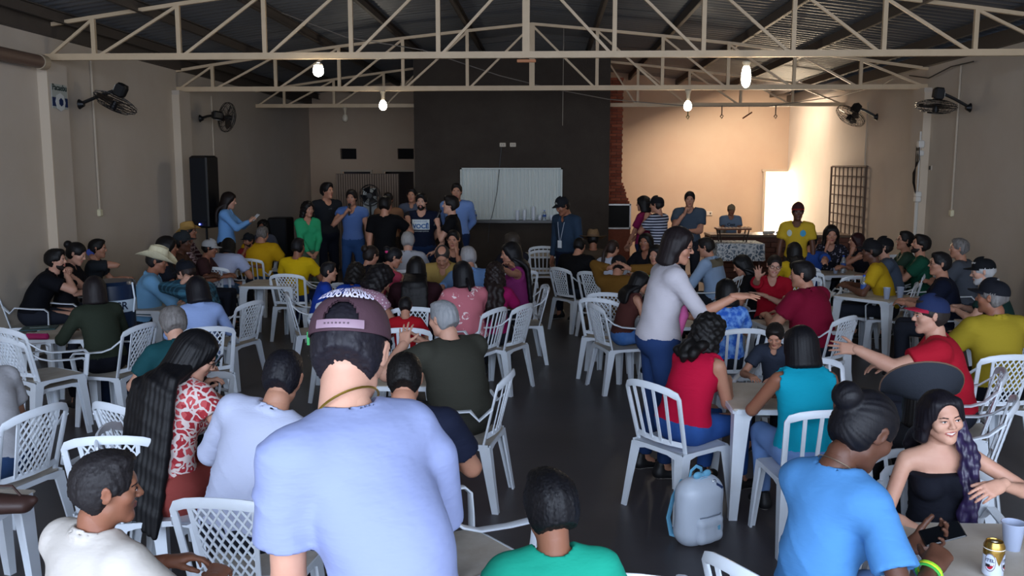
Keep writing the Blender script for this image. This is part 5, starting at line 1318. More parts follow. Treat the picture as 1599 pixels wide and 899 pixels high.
person('man in the dark cap and brown shirt', 286, 378, -80, Y=10.6, lean=10, head=(-4, 4, 0), skin='dark', top=('tee', '#4a3328'), hair=('short', BK), hat=('cap', '#23282c'), L='table', Rr='table', chair='armslat', label='man in dark cap and brown shirt behind the cream cowboy hat')
person('person with black hair by the wall', 262, 386, -70, Y=9.9, fem=True, lean=8, head=(0, 6, 0), skin='brown', top=('tee', '#20232e'), hair=('bob', BK), L='table', Rr='table', chair='lattice', label='dark-haired person partly hidden behind the cream cowboy hat')
person('man in the light grey cap', 328, 388, -84, Y=10.9, lean=14, head=(0, 14, 0), skin='brown', top=('tee', '#3a2426'), hair=('short', BK), hat=('cap', '#9a9a9a'), L='table', Rr='table', chair='armslat', label='man in light grey cap and dark red shirt below the speaker')
person('woman in the denim shirt', 358, 313, -82, Y=14.0, sit=False, fem=True, lean=2, head=(0, 14, 0), skin='light', top=('shirt', '#6f9fd6'), bottom=('trousers', '#0b0b10'), hair=('long', '#1d1310'), tail=('long', .38), Rr='phone', L='phone', label='standing woman in light denim shirt and long hair looking at a phone')
person('bearded man in the red shirt', 388, 376, 172, Y=12.4, lean=10, head=(-18, 8, 0), skin='brown', top=('tee', '#8c2a30'), hair=('short', BK), beard='#0f0b0a', hat=('cap', '#10141a'), Rr='chin', L='table', chair='armslat', label='bearded man in black cap and red shirt facing us at the back left')
person('woman with long curls', 411, 354, 176, Y=14.4, fem=True, lean=8, head=(-8, 0, 0), skin='brown', top=('tee', '#4c4f5c'), hair=('curly', BK), tail=('curls', .3), L='table', Rr='chin', chair='armslat', label='woman with long dark curls and grey top facing us beside the floor speaker')

# ---- speakers at the front
person('woman in the green blazer', 481, 327, -150, Y=13.6, sit=False, fem=True, lean=2, head=(15, 4, 0), skin='tan', top=('jacket', '#2f9a68'), bottom=('trousers', '#57604f'), hair=('curly', '#0f0b0c'), L='front', Rr='front', label='woman in bright green blazer standing at the back left, hands joined')
person('tall man in the charcoal tee', 511, 298, -140, Y=15.2, sit=False, lean=1, head=(20, 0, 0), g=1.15, skin='tan', top=('tee', '#1f2228'), bottom=('trousers', '#141824'), hair=('full', '#110e0f'), L='behind', Rr='behind', label='tall man in charcoal tee standing right of the green blazer woman')
person('man in the blue shirt with microphone', 549, 309, 178, Y=14.6, sit=False, lean=1, head=(0, 4, 0), g=1.05, skin='tan', top=('short', '#5470a8'), bottom=('jeans', '#2f4f80'), hair=('full', '#17110f'), Rr=((.06, .20, 1.36), (.7, .3, -.8), (-.4, -.2, .9), 'fist'), L='hang', label='man in blue shirt and jeans talking into a microphone, left')
person('man filming in black', 602, 320, -8, Y=13.0, sit=False, lean=3, head=(-6, 2, 0), g=1.1, skin='tan', top=('tee', '#0c0c0f'), bottom=('trousers', '#0e0f14'), hair=('full', '#0b090a'), Rr=((.24, .36, 1.34), (.6, -.1, -.8), (-.3, .3, .9), 'hold', (.1, -.9, .2)), L='hang', label='man in black tee seen from behind holding up a phone')
person('man in tan behind the filming man', 606, 312, 180, Y=15.6, sit=False, lean=1, g=1.1, skin='brown', top=('tee', '#7b5a44'), bottom=('trousers', '#2a2320'), hair=('short', '#120d0c'), L='behind', Rr='hang', label='man in tan shirt mostly hidden behind the filming man')
person('man in the grey shirt at the back', 643, 305, 178, Y=16.2, sit=False, lean=1, skin='tan', top=('polo', '#4e5668'), hair=('short', '#14100f'), L='behind', Rr='behind', label='man in grey shirt standing behind the navy lettered tee')
person('man in the navy lettered tee', 658, 315, 178, Y=13.6, sit=False, lean=1, head=(0, 4, 0), g=1.2, skin='light', top=('tee', '#131a2e'), bottom=('jeans', '#1b2c4c'), hair=('full', '#100d0e'), beard='#15100f', L='behind', Rr='behind', label='bearded man in navy tee with white and blue lettering on the chest')
person('man with the microphone in black', 703, 320, 95, Y=12.7, sit=False, lean=3, head=(4, -2, 0), g=1.08, skin='light', top=('polo', '#0d0d10'), bottom=('trousers', '#14141a'), hair=('full', '#120c0c'), L=((-.06, .21, 1.33), (-.5, .1, -.9), (.1, .2, 1), 'fist'), Rr=((.06, .26, .95), None, (-.2, 1, .1), 'rest'), label='man in black polo in profile holding a black microphone')
person('man in the light blue shirt at the back', 713, 299, 176, Y=15.0, sit=False, lean=0, head=(6, 2, 0), g=1.15, skin='tan', top=('shirt', '#7290c8'), bottom=('jeans', '#1c2a4c'), hair=('short', '#171211'), L='behind', Rr='behind', label='tall man in light blue shirt standing behind the microphone speaker')
person('man in the dark denim shirt', 878, 322, 135, Y=12.9, sit=False, lean=4, head=(-8, 26, 0), g=1.15, skin='brown', top=('shirt', '#27374a'), bottom=('trousers', '#141c30'), hair=('short', '#1b1413'), hat=('cap', '#17191f', dict(front='#8d8d86')), L='hang', Rr='hang', label='man in dark denim shirt, cap and white badge by the hatch')
i_ = PEOPLE['man in the dark denim shirt']
q = MB(); N_, F_, S_, U_ = i_['N'], i_['F'], i_['S'], i_['U']
for sd in (-1, 1): q.tube([tuple(p) for p in (N_+S_*sd*.07-F_*.0, N_+S_*sd*.06+F_*.11-U_*.06, N_+S_*sd*.01+F_*.150-U_*.30)], .006, 5)
q.obj('lanyard', mat('lanyard', '#8f98a4', .7), i_['root'], smooth=True); q = MB(); q.box((0, 0, 0), (.07, .006, .10), Matrix.Translation(N_+F_*.158-U_*.35)); q.obj('name_badge', mat('badge_white', '#d6dadd', .5), i_['root'])

# ---- seated in the middle, left of the aisle
person('boy in the blue tee', 514, 424, -72, Y=8.9, s=.85, lean=14, head=(-8, 4, 0), g=.9, skin='tan', top=('tee', '#1f3f9e'), hair=('short', '#0f0c10'), L='table', Rr='table', chair='lattice', label='boy in bright blue tee in profile facing right')
person('woman with curly hair in blue', 556, 428, -10, Y=8.7, fem=True, lean=20, head=(0, 20, 0), skin='brown', top=('tee', '#1d3f9c'), hair=('curly', '#15110f'), L='table', Rr='table', chair='lattice', label='person with curly dark hair and blue top between the boy and polka dots')
person('woman with pinned up hair', 580, 399, -32, Y=9.9, fem=True, lean=12, head=(-12, 18, 0), skin='tan', top=('tee', '#17171e'), hair=('bun', '#1d1512'), L='table', Rr='table', chair='lattice', label='woman with pinned up wavy brown hair and dark top, middle left')
person('woman in the polka dot blouse', 594, 436, -30, Y=8.0, fem=True, lean=30, tilt=6, head=(-20, 34, 0), g=1.1, skin='tan', top=('short', DOT), hair=('curly', '#100d0f'), L='table', Rr='table', chair='armslat', label='woman in pink polka dot blouse bent forward over her table')
person('girl in the coral tee', 616, 402, -72, Y=9.9, fem=True, s=.86, lean=20, head=(-6, 24, 0), g=.9, skin='tan', top=('tee', '#c24a62'), hair=('bun', '#0e0e14'), Rr='chin', L='table', chair='lattice', label='girl in coral tee with a pink hair bobble holding her face')
i_ = PEOPLE['girl in the coral tee']; q = MB(); q.lathe([(.001, -.022), (.02, -.012), (.024, 0), (.02, .012), (.001, .022)], 10, Matrix.Translation(i_['Rh'] @ np.array([.03, -.115, .03])+i_['Hc'])); q.obj('hair_bobble', mat('bobble_pink', '#cf3f78', .5), i_['root'], smooth=True)
person('woman in maroon with long hair', 650, 420, 4, s=1.02, fem=True, lean=12, head=(0, 10, 0), g=1.45, skin='brown', top=('long', '#2a1218'), bottom=('trousers', '#16161c'), hair=('long', '#0a0809'), tail=('long', .62), L='table', Rr='table', chair='lattice', label='large woman in maroon with very long dark hair from behind')
person('grey-haired man near the stage', 637, 376, 5, s=1.05, lean=6, head=(0, 2, 0), skin='light', top=('shirt', '#a9adb8'), hair=('short', '#8c8a8a'), L='table', Rr='table', chair='armslat', label='grey-haired man with pale collar from behind, before the navy lettered tee')
person('balding man in the tan shirt', 691, 400, 168, Y=9.6, lean=18, head=(12, 38, 0), g=1.15, skin='tan', top=('shirt', '#a3884c'), hair=('balding', '#35302e'), L='table', Rr='table', chair='armslat', label='balding man in tan shirt facing us, looking down')
person('man with hand on mouth', 708, 374, 174, Y=11.4, lean=14, head=(0, 8, 0), skin='tan', top=('tee', '#15161d'), hair=('short', '#0f0d0e'), L='chin', Rr='table', chair='armslat', label='dark-haired man facing us with a hand on his mouth')
person('grey-haired man in light blue', 731, 402, 26, s=1.04, lean=14, head=(-4, 8, 0), g=1.2, skin='tan', top=('shirt', '#7297c9'), hair=('short', '#8b8889'), L=(('w', 664, 470, 8.6), (-.5, -.2, -.8), None, 'clasp'), Rr='table', chair='lattice', label='grey-haired man in light blue shirt reaching over the table, back to us')
person('woman in the pink leaf blouse', 722, 428, 24, s=.98, fem=True, lean=10, head=(0, 12, 0), g=1.3, skin='tan', top=('long', PFL), bottom=('trousers', '#2a2c33'), hair=('bob', '#0c0b10'), tail=('braid', .20), L='table', Rr='table', label='woman in salmon pink blouse with white leaf print, black hair tied low')
i_ = PEOPLE['woman in the pink leaf blouse']; q = MB(); q.tube([tuple(i_['Rh'] @ (np.array([.03*math.cos(a), -.105, -.115+.02*math.sin(a)]))+i_['Hc']) for a in np.linspace(0, 2*PI, 12)], .012, 6); q.obj('hair_tie', mat('tie_white', '#d9c9c4', .6), i_['root'], smooth=True)
c_ = PEOPLE['woman in the pink leaf blouse']['loc']; place_chair('armslat', (c_[0]+.04, c_[1]+.0), R(62), None, 'white slatted armchair turned sideways under the pink leaf blouse woman')
person('girl with curly brown hair', 773, 428, 2, s=.93, fem=True, lean=6, head=(0, 4, 0), g=.95, skin='brown', top=('tee', '#8c1450'), hair=('curly', '#1d1210'), tail=('curls', .52), L='table', Rr='table', label='girl in magenta with long curly brown hair being arranged by another')
c_ = PEOPLE['girl with curly brown hair']['loc']; place_chair('lattice', (c_[0]+.04, c_[1]+.0), R(64), None, 'white lattice armchair turned sideways under the curly haired girl')
person('woman arranging hair', 797, 396, 100, Y=9.4, fem=True, s=1.0, lean=6, head=(4, 10, 0), skin='tan', top=('tank', '#7d2a62'), hair=('long', '#0b0a0e'), tail=('long', .55), L=(('w', 752, 404, 8.7), (-.5, -.3, -.9), None, 'open'), Rr=(('w', 780, 392, 8.9), (.6, -.3, .4), None, 'open'), chair='lattice', label='woman with long straight black hair raising both hands over the curly girl')
person('person with blond braids', 799, 377, 20, Y=11.2, fem=True, lean=6, head=(20, 2, 0), skin='brown', top=('tee', '#23222a'), hair=('long', '#3b332d'), tail=('curls', .2), L='table', Rr='chin', chair='armslat', label='person with brown and blond braids behind the hair arranging woman')
person('child in the red tee', 633, 478, 6, Y=7.2, smin=.6, fem=False, lean=6, head=(0, 16, 0), g=.9, skin='tan', top=('tee', '#a3141f'), hair=('short', '#0f0c0e'), L='table', Rr='table', chair='slat', label='child in red tee behind the slats of a chair, centre left')

# ---- seated right of the aisle
person('man in the black tee by the aisle', 905, 384, -30, Y=11.5, lean=18, head=(8, 16, 0), g=1.35, skin='tan', top=('tee', '#0d0d10'), hair=('short', BK), L='table', Rr='table', label='broad man in black tee with back to us, right of the aisle')
c_ = PEOPLE['man in the black tee by the aisle']['loc']; place_chair('lattice', (c_[0]+.04, c_[1]+.0), R(-52), None, 'white lattice armchair under the broad man in black by the aisle')
person('person in the brown straw hat', 926, 374, 0, Y=11.9, lean=10, head=(0, 10, 0), skin='brown', top=('tee', '#4c3f33'), hair=('short', BK), hat=('hat', '#6b5138', dict(brim=(.19, .19), curl=.02, tilt=-2, crown=.10)), L='table', Rr='table', chair='armslat', label='person in brown straw hat behind the broad man in black')
person('woman with brown ponytail', 957, 388, -42, s=.95, fem=True, lean=12, head=(-8, 14, 0), skin='tan', top=('tee', '#b7bccb'), hair=('tied', '#2b1c17'), tail=('pony', .32), L='table', Rr='table', chair='lattice', label='woman with brown ponytail and pale top, right of the aisle')
person('person holding their head', 966, 416, -14, s=1.0, lean=30, head=(0, 30, 0), skin='tan', top=('long', '#6a4a1c'), hair=('short', BK), hat=('cap', '#101014'), L=((-.09, .26, 1.08), (-.9, .4, -.3), (.5, -.3, .7), 'open'), Rr=((.13, .26, 1.08), (.9, .4, -.3), (-.5, -.3, .7), 'open'), chair='lattice', label='person in mustard sleeves and black cap holding their head')
person('woman in the brown tank top', 1000, 440, -72, Y=8.3, fem=True, lean=16, head=(-14, 20, 0), skin='tan', top=('tank', '#4c2a26'), bottom=('jeans', '#39639f'), hair=('long', '#0a080a'), tail=('long', .28), L='table', Rr=((.10, .38, .66), None, None, 'rest'), chair='lattice', label='woman in brown tank top and blue jeans with black hair by the aisle')
person('woman in the bright green tee', 1024, 398, 158, Y=9.9, fem=True, lean=6, head=(-6, 6, 0), skin='tan', top=('tee', '#178a3c'), hair=('long', '#0b0a0b'), tail=('curls', .3), L='table', Rr='table', chair='armslat', label='woman in bright green tee facing us left of the white cardigan')
person('person in dark behind the green tee', 1008, 378, 150, Y=11.4, fem=True, lean=6, skin='brown', top=('tee', '#14141a'), hair=('long', BK), tail=('long', .3), L='table', Rr='table', chair='armslat', label='dark-haired person in black behind the green tee woman')
person('woman in the magenta tee', 1004, 318, 62, Y=14.4, sit=False, fem=True, lean=1, head=(5, 4, 0), g=1.1, skin='tan', top=('tee', '#7d1c48'), bottom=('jeans', '#232c48'), hair=('bob', '#0e0b0c'), L='front', Rr='front', label='standing woman in magenta tee by the brick barbecue')
person('man in the striped tee', 1025, 320, 55, Y=13.9, sit=False, lean=2, head=(10, 6, 0), g=1.08, skin='tan', top=('tee', STR), bottom=('trousers', '#14141c'), hair=('short', '#1a1414'), hat=('cap', '#131318', dict(front='#b9b9b4')), L='chin', Rr='front', label='man in navy striped tee and black cap touching his chin')
person('man in the grey tee standing', 1077, 311, 166, Y=14.6, sit=False, lean=2, head=(6, 8, 0), g=1.12, skin='tan', top=('tee', '#3f4b59'), bottom=('trousers', '#23252d'), hair=('short', '#15100f'), Rr='chin', L=((.02, .24, 1.12), None, (1, .1, 0), 'rest'), label='man in slate grey tee standing with hand on his cheek')
person('man behind the counter', 1142, 328, 180, Y=17.75, sit=False, smin=.7, lean=8, head=(0, 14, 0), g=1.1, skin='brown', top=('tee', '#6d7f96'), hair=('short', '#2a2422'), hat=('cap', '#8d7a60'), L='table', Rr='table', label='man in grey blue tee and tan cap behind the cloth-covered table')
person('man in the yellow tee and red cap', 1246, 331, 160, Y=12.6, sit=False, lean=0, head=(12, 4, 0), g=1.0, skin='dark', top=('tee', '#b99a2a'), bottom=('trousers', '#3a2f2a'), hair=('short', BK), hat=('cap', '#3a1a1c', dict(brim_col='#a3262a')), L='hang', Rr='hang', label='standing man in yellow tee and red cap before the bright door')
i_ = PEOPLE['man in the yellow tee and red cap']
person('man in the tan and blue shirt', 1102, 386, 58, s=1.04, lean=12, head=(12, 12, 0), g=1.2, skin='tan', top=('shirt', '#8fa6c4'), hair=('short', '#15100f'), L='table', Rr='table', chair='armslat', label='man in pale blue shirt with tan yoke seen from behind right of the cardigan')
person('girl with black hair in black', 1158, 414, 78, s=.95, fem=True, lean=16, head=(10, 26, 0), skin='tan', top=('tee', '#101014'), hair=('long', '#08080a'), tail=('long', .34), L='table', Rr='table', chair='lattice', label='girl in black with long black hair across her face, looking down')
person('woman in the red tee with glasses', 1209, 415, 164, s=.96, fem=True, lean=6, head=(10, 6, -6), g=1.15, skin='light', top=('tee', '#a11327'), hair=('tied', '#1c1512'), glasses='thick', smile=True, Rr=(('w', 1187, 410, 8.2), (.5, .3, -.9), (.1, .1, 1), 'open', (0, -1, .1)), L='fold', chair='armslat', label='laughing woman in red tee and black glasses raising her hand')
person('man in the dark red polo', 1252, 428, 44, s=1.06, lean=12, head=(28, 6, 0), g=1.45, belly=.6, skin='tan', top=('polo', '#7d1230'), hair=('short', '#120e10'), L='table', Rr='table', chair='lattice', label='broad man in dark red polo with back to us on the right')
person('child in the blue print', 1134, 456, 10, Y=7.3, s=.86, fem=True, lean=8, head=(0, 10, 0), g=.95, skin='tan', top=('tee', BLU), hair=('bob', '#0a090b'), L='table', Rr='table', chair='slat', label='dark-haired child in blue print under the outstretched arm')
person('woman in the yellow jersey', 1240, 392, 4, s=.94, fem=True, lean=6, head=(0, 4, 0), skin='brown', top=('tee', '#b99a1c'), hair=('long', '#120e0e'), tail=('curls', .28), L='table', Rr='table', chair='lattice', label='woman in yellow jersey with long dark hair from behind, right side')
person('man in the blue and yellow jersey', 1268, 378, -28, s=1.0, lean=16, head=(-6, 12, 0), g=1.15, skin='tan', top=('tee', '#27478f'), hair=('short', '#0f0d10'), L='table', Rr=(('w', 1298, 438, 9.6), (.6, -.3, -.6), None, 'rest'), chair='lattice', label='person in blue jersey with yellow sleeve, arm hanging over a chair')
person('woman in the dark print dress', 1298, 366, 168, Y=12.2, fem=True, lean=12, head=(4, 8, 0), skin='tan', top=('tee', DKP), hair=('long', '#15100f'), tail=('curls', .28), Rr='chin', L='table', chair='armslat', label='woman in dark print top facing us with her hand to her mouth')
person('woman with dark red hair', 1337, 376, 78, s=.97, fem=True, lean=12, head=(6, 4, 0), g=1.05, skin='tan', top=('tank', '#15141c'), hair=('long', '#2b0d10'), tail=('long', .34), L='chin', Rr='table', chair='armslat', label='woman in black tank top with long dark red hair in profile')
person('man in the slate tee and black cap', 1379, 386, 72, s=1.03, lean=16, head=(10, -2, 0), g=1.1, skin='light', top=('tee', '#4a5566'), hair=('short', '#1a1514'), hat=('cap', '#0f1014'), L='table', Rr='table', chair='lattice', label='man in slate tee and black cap in profile at the cups table')
person('person in the yellow tee behind', 1360, 392, 66, Y=10.0, lean=16, head=(4, 6, 0), skin='dark', top=('tee', '#b9971c'), hair=('short', BK), hat=('cap', '#121216'), L='table', Rr='table', chair='armslat', label='person in yellow tee and dark cap left of the slate tee man')
person('bearded man in the green tee', 1437, 382, 72, s=1.05, lean=6, head=(14, -12, 0), g=1.12, skin='tan', top=('tee', '#174a38'), hair=('full', '#120e0e'), beard='#1c1412', L='fold', Rr='table', chair='armslat', label='bearded man in dark green tee with yellow print looking up left')
person('man with glasses in green', 1413, 376, 78, Y=11.3, lean=6, head=(10, -6, 0), skin='tan', top=('tee', '#2b3f34'), hair=('short', BK), glasses='thin', L='fold', Rr='table', chair='armslat', label='man in glasses and muted green tee behind the bearded man')
person('man in navy with glasses', 1467, 412, 66, s=1.04, lean=10, head=(16, 0, 0), g=1.2, skin='tan', top=('tee', '#101526'), hair=('short', '#0f0d10'), glasses='thin', L='table', Rr='table', chair='lattice', label='man in navy tee and glasses in profile behind the red tee man')
person('grey-haired man by the right wall', 1497, 388, 52, s=1.05, lean=10, head=(20, 0, 0), g=1.2, skin='tan', top=('tee', '#4a4f58'), hair=('short', '#55504e'), L='table', Rr='table', chair='armslat', label='grey-haired man in grey tee against the right wall')
person('old man in the black cap', 1534, 424, 58, s=1.04, lean=18, head=(14, 12, 0), g=1.1, skin='light', top=('polo', '#16302c'), hair=('short', '#a9a8a8'), beard='#b3b1b0', hat=('cap', '#101216'), L='table', Rr='table', chair='armslat', label='old man with white beard, black cap and dark green shirt')
person('man in the yellow polo', 1548, 464, 12, Y=6.4, lean=8, head=(38, 2, 0), g=1.2, skin='brown', top=('polo', '#a08c28'), bottom=('trousers', '#14161f'), hair=('short', '#5a5654'), hat=('cap', '#14161d'), L='table', Rr='table', label='man in mustard yellow polo and dark cap on lattice chair at far right')
c_ = PEOPLE['man in the yellow polo']['loc']; place_chair('lattice', (c_[0]-.10, c_[1]-.04), R(6), None, 'white lattice armchair under the man in mustard polo at far right')

# printed lettering and marks
wm = mat('print_white', '#cfd9dc', .7); bm_ = mat('print_blue', '#2a5f9c', .7)
i_ = PEOPLE['man in the navy lettered tee']
V, Q, ob, root, Cc, F_, U_, S_ = i_['shirt']; bvh = BVHTree.FromPolygons([tuple(v) for v in V], [tuple(int(k) for k in q_) for q_ in Q])
def shirt_patch(who, w_, h_, m_, du=0, ds=0, lift=.004, name='print_panel', back=False, oval=False):
    V, Q, ob, root, Cc, F_, U_, S_ = PEOPLE[who]['shirt']; bvh = BVHTree.FromPolygons([tuple(v) for v in V], [tuple(int(k) for k in q_) for q_ in Q]); sg = -1 if back else 1
    n = 9; vs = []; 
    for j in range(n):
        for k in range(n):
            a, b_ = -1+2*k/(n-1), -1+2*j/(n-1)
            if oval: a *= math.sqrt(1-b_*b_*.95)
            p = Cc+U_*(du+b_*h_/2)+S_*(ds+a*w_/2)+F_*sg*.5; hit = bvh.ray_cast(Vector(p), Vector(-F_*sg))
            vs.append(tuple((np.array(hit[0]) if hit[0] is not None else p-F_*sg*.36)+F_*sg*lift))
    m = MB(); m.add(vs, [(j*n+k, j*n+k+1, (j+1)*n+k+1, (j+1)*n+k) for j in range(n-1) for k in range(n-1)]); return m.obj(name, m_, ob, smooth=True)
shirt_patch('man in the navy lettered tee', .25, .145, wm, -.01)
shirt_text('man in the navy lettered tee', 'VOCÊ', .088, bm_, -.035, bold=.003)
shirt_text('man in the navy lettered tee', 'RODEIO COM', .030, bm_, .035)
shirt_text('man in the navy lettered tee', 'CONSTRUINDO JUNTOS', .020, wm, -.105)
shirt_patch('bearded man in the green tee', .12, .17, mat('print_yellow', '#b5b52a', .7), .0, name='print_emblem', oval=True)
shirt_text('bearded man in the green tee', 'V', .12, cloth('#174a38'), .0, bold=.004)
shirt_patch('man in the yellow tee and red cap', .075, .09, mat('print_sky', '#3f8fb5', .7), .02, -.09, name='print_emblem', oval=True)
shirt_patch('man in the yellow tee and red cap', .07, .09, mat('print_pale', '#b9c6c0', .7), .02, .09, name='print_emblem', oval=True)
shirt_text('man behind the counter', 'Casa', .09, mat('print_black', '#1a1a20', .7), .0, bold=.002)
shirt_patch('man in the tan and blue shirt', .36, .10, cloth('#6f6858'), .10, name='shirt_yoke', back=True)
shirt_patch('woman in the magenta tee', .10, .12, mat('print_pinkish', '#c9a9b4', .7), .02, name='print_emblem')
shirt_text('tall man in the charcoal tee', 'LIVE', .03, mat('print_dim', '#5a5f68', .7), .05)
# ================================================================== tables, empty chairs, props
place_table(1.50, 5.80, 0, 'white plastic table between the red tank top and turquoise women')
place_table(-4.30, 7.85, 2, 'white plastic table at the left wall with a folder and pink pencil case')
place_table(-4.35, 9.45, -4, 'white plastic table between the cooler barrel and the cowboy hat man')
place_table(-.08, 15.4, 0, 'white plastic table alone at the end of the aisle')
place_table(3.82, 10.5, 42, 'white plastic table turned cornerwise with two cups')
place_table(4.1, 12.9, 10, 'white plastic table with bottles before the woman in dark print')
place_table(1.80, 3.32, 0, 'white plastic table at lower right with a gold drink can', 1.03)
place_table(-2.72, 3.56, 0, 'white plastic table cut off by the left edge behind the cream polo man')
place_table(-1.15, 10.9, 8, 'white plastic table before the balding man in tan shirt')
place_table(-1.75, 9.4, -6, 'white plastic table among the group around the polka dot blouse')
place_table(1.3, 8.7, 4, 'white plastic table beside the woman in brown tank top')
place_table(1.25, 11.2, -5, 'white plastic table of the green tee woman with a bottle')
place_table(-3.55, 11.4, 0, 'white plastic table of the group below the big speaker')
place_table(2.4, 8.5, 10, 'white plastic table in front of the woman raising her hand')
place_table(-1.0, 6.3, 0, 'white plastic table before the grey-haired man in olive')
place_table(4.3, 8.5, -8, 'white plastic table near the right wall by the man in navy')
def at(px, py, z, Y=None): return PZ(px, py, z)
place_chair('armslat', (-.08, 14.75), 0, None, 'nearer of two white slatted chairs at the aisle end table')
place_chair('armslat', (-.08, 14.93), 0, None, 'farther of two nested white slatted chairs at the aisle end table', .05)
p = PZ(48, 690, 0); place_chair('lattice', (p[0]+.02, p[1]+.2), R(-28), None, 'lower of two stacked lattice armchairs before the folder table')
place_chair('lattice', (p[0]+.05, p[1]+.17), R(-28), None, 'upper of two stacked lattice armchairs before the folder table', .075)
p = PZ(155, 686, .86); place_chair('lattice', (p[0], p[1]+.3), R(8), None, 'empty lattice chair whose rim shows above the cream polo man')
p = PZ(966, 891, .86); place_chair('armslat', (p[0], p[1]+.25), R(-4), None, 'empty white chair whose rounded top shows at the bottom edge')
p = PZ(1528, 632, .80); place_chair('lattice', (p[0]-.12, p[1]), R(62), None, 'white lattice chair behind the smiling girl with its back leaning right')
p = PZ(1340, 552, 0); place_chair('armslat', (p[0], p[1]+.2), R(150), None, 'empty white armchair left of the cornerwise table, nearer of two')
place_chair('armslat', (p[0]-.22, p[1]+.62), R(-150), None, 'empty white armchair left of the cornerwise table, farther of two')
p = PZ(1290, 470, .3); place_chair('lattice', (p[0], p[1]), R(165), None, 'empty lattice chair under the arm of the blue jersey person')
p = PZ(1445, 520, .1); place_chair('lattice', (p[0]+.2, p[1]+1.3), R(12), None, 'empty lattice chair seen behind the head of the red tee man')
p = PZ(1075, 430, .3); place_chair('armslat', (2.05, 10.2), R(70), None, 'empty armchair behind the white cardigan woman')
p = PZ(498, 500, .2); place_chair('lattice', (p[0], p[1]+.1), R(-62), None, 'empty lattice chair beside the boy in blue tee')
place_chair('armslat', (1.95, 5.95), R(-160), None, 'grey-white armchair beyond the table of the turquoise woman')
place_chair('lattice', (.66, 9.35), R(-30), None, 'lattice chair nested behind the brown tank top woman')
place_chair('armslat', (5.35, 13.6), R(180), None, 'empty armchair by the wire mesh gate, right of two')
place_chair('armslat', (4.75, 13.8), R(180), None, 'empty armchair by the wire mesh gate, left of two')
place_chair('slat', (1.28, 12.3), R(5), None, 'empty slatted chair before the magenta tee woman')
place_chair('armslat', (-2.05, 14.2), R(170), None, 'empty armchair behind the hand on mouth man')

# drink can, cups, bottles
p = PY(1552, 862, 3.18); cx, cy_ = p[0], 3.18
can = empty('drink_can', (cx, cy_, TZ), R(-12), 'gold and white drink can with round label on the lower right table', 'can')
gold_c = mat('can_gold', '#b08d45', .25, .5, .85); r_ = .036
m = MB(); m.lathe([(.027, 0), (r_, .012), (r_, .085)], 28, cap=True); m.obj('can_body', mat('can_white', '#cdd6e6', .3, .5, .2), can, smooth=True)
m = MB(); m.lathe([(r_, .085), (r_, .118), (.030, .130), (.029, .134), (.027, .134), (.026, .131), (.001, .131)], 28); m.obj('can_top', gold_c, can, smooth=True)
m = MB(); m.lathe([(r_+.0006, .108), (r_+.0006, .111)], 28, cap=False); m.obj('white_line', mat('can_line', '#e6e2d6', .4), can)
m = MB(); m.lathe([(.001, .133), (.010, .1335), (.012, .131)], 14, sx=1, sy=.7); m.obj('pull_tab', mat('tab', '#cfc6b0', .3, .5, .9), can)
def on_can(name, a0, a1, fz, m_, lift):
    """patch wrapped on the can; fz(a in -1..1) -> z0,z1"""
    b = MB(); vs = []; n = 14
    for k in range(n+1):
        t = -1+2*k/n; a = a0+(a1-a0)*(t+1)/2; z0, z1 = fz(t)
        for z in (z0, z1): vs.append(((r_+lift)*math.cos(a), (r_+lift)*math.sin(a), z))
    b.add(vs, [(2*k, 2*k+2, 2*k+3, 2*k+1) for k in range(n)]); return b.obj(name, m_, can, smooth=True)
on_can('gold_wedge', R(-98), R(-48), lambda t: (.052+.040*abs(t)**1.2, .100), gold_c, .0005)
for a in (-122, -28):
    el = lambda s_, c_, t: (c_-s_*math.sqrt(max(0, 1-t*t)), c_+s_*math.sqrt(max(0, 1-t*t)))
    on_can('label_ring', R(a-32), R(a+32), lambda t: el(.034, .062, t), mat('can_ring', '#8a7f86', .4, .5, .4), .0008)
    on_can('label_oval', R(a-28), R(a+28), lambda t: el(.030, .062, t), mat('can_white', '#cdd6e6'), .0012)
    on_can('label_red', R(a-22), R(a+22), lambda t: (el(.026, .062, t)[0]+.001, .052), mat('can_red', '#a81f35', .4), .0016)
    on_can('label_black', R(a-22), R(a+2), lambda t: (.045, .056), mat('can_black', '#1c1c20', .4), .002)
    me = text_mesh('ITEL', .016, .0005)
    for v in me.vertices: aa = R(a)+v.co.x/r_; v.co = ((r_+.0022)*math.cos(aa), (r_+.0022)*math.sin(aa), .070+v.co.y)
    me.materials.append(mat('can_ink', '#26304a', .5)); link_mesh('can_lettering', me, can, False)
p = PY(1582, 830, 3.42); cup((p[0], 3.42, TZ), 'frosted plastic cup behind the gold drink can', .11, .042, '#b9c4dc')
for i, (px, nm) in enumerate(((1384, 'left clear cup on the cornerwise table'), (1405, 'right clear cup on the cornerwise table'))):
    p = PY(px, 470, 10.25+.05*i); cup((p[0], p[1], TZ), nm, .13, .04)
p = PY(1317, 410, 12.8); bottle((p[0], 12.8, TZ), 'clear water bottle with blue cap before the dark print woman', .25, .036)
p = PY(1353, 410, 11.7); bottle((PY(1353, 410, 10.4)[0], 10.45, TZ), 'clear bottle with blue cap left of the slate tee man', .25, .036)
p = PY(1305, 415, 12.7); cup((p[0], 12.7, TZ), 'white foam cup beside the water bottle', .08, .035, '#e8e8e8')
p = PY(692, 430, 10.75); bottle((p[0], 10.75, TZ), 'water bottle with blue cap before the balding man', .26, .04)
p = PY(998, 405, 11.1); bottle((p[0], 11.1, TZ), 'water bottle near the green tee woman', .24, .036)
p = PY(165, 430, 8.9); bottle((-4.5, 9.3, TZ), 'clear bottle behind the dark cooler barrel', .27, .036)
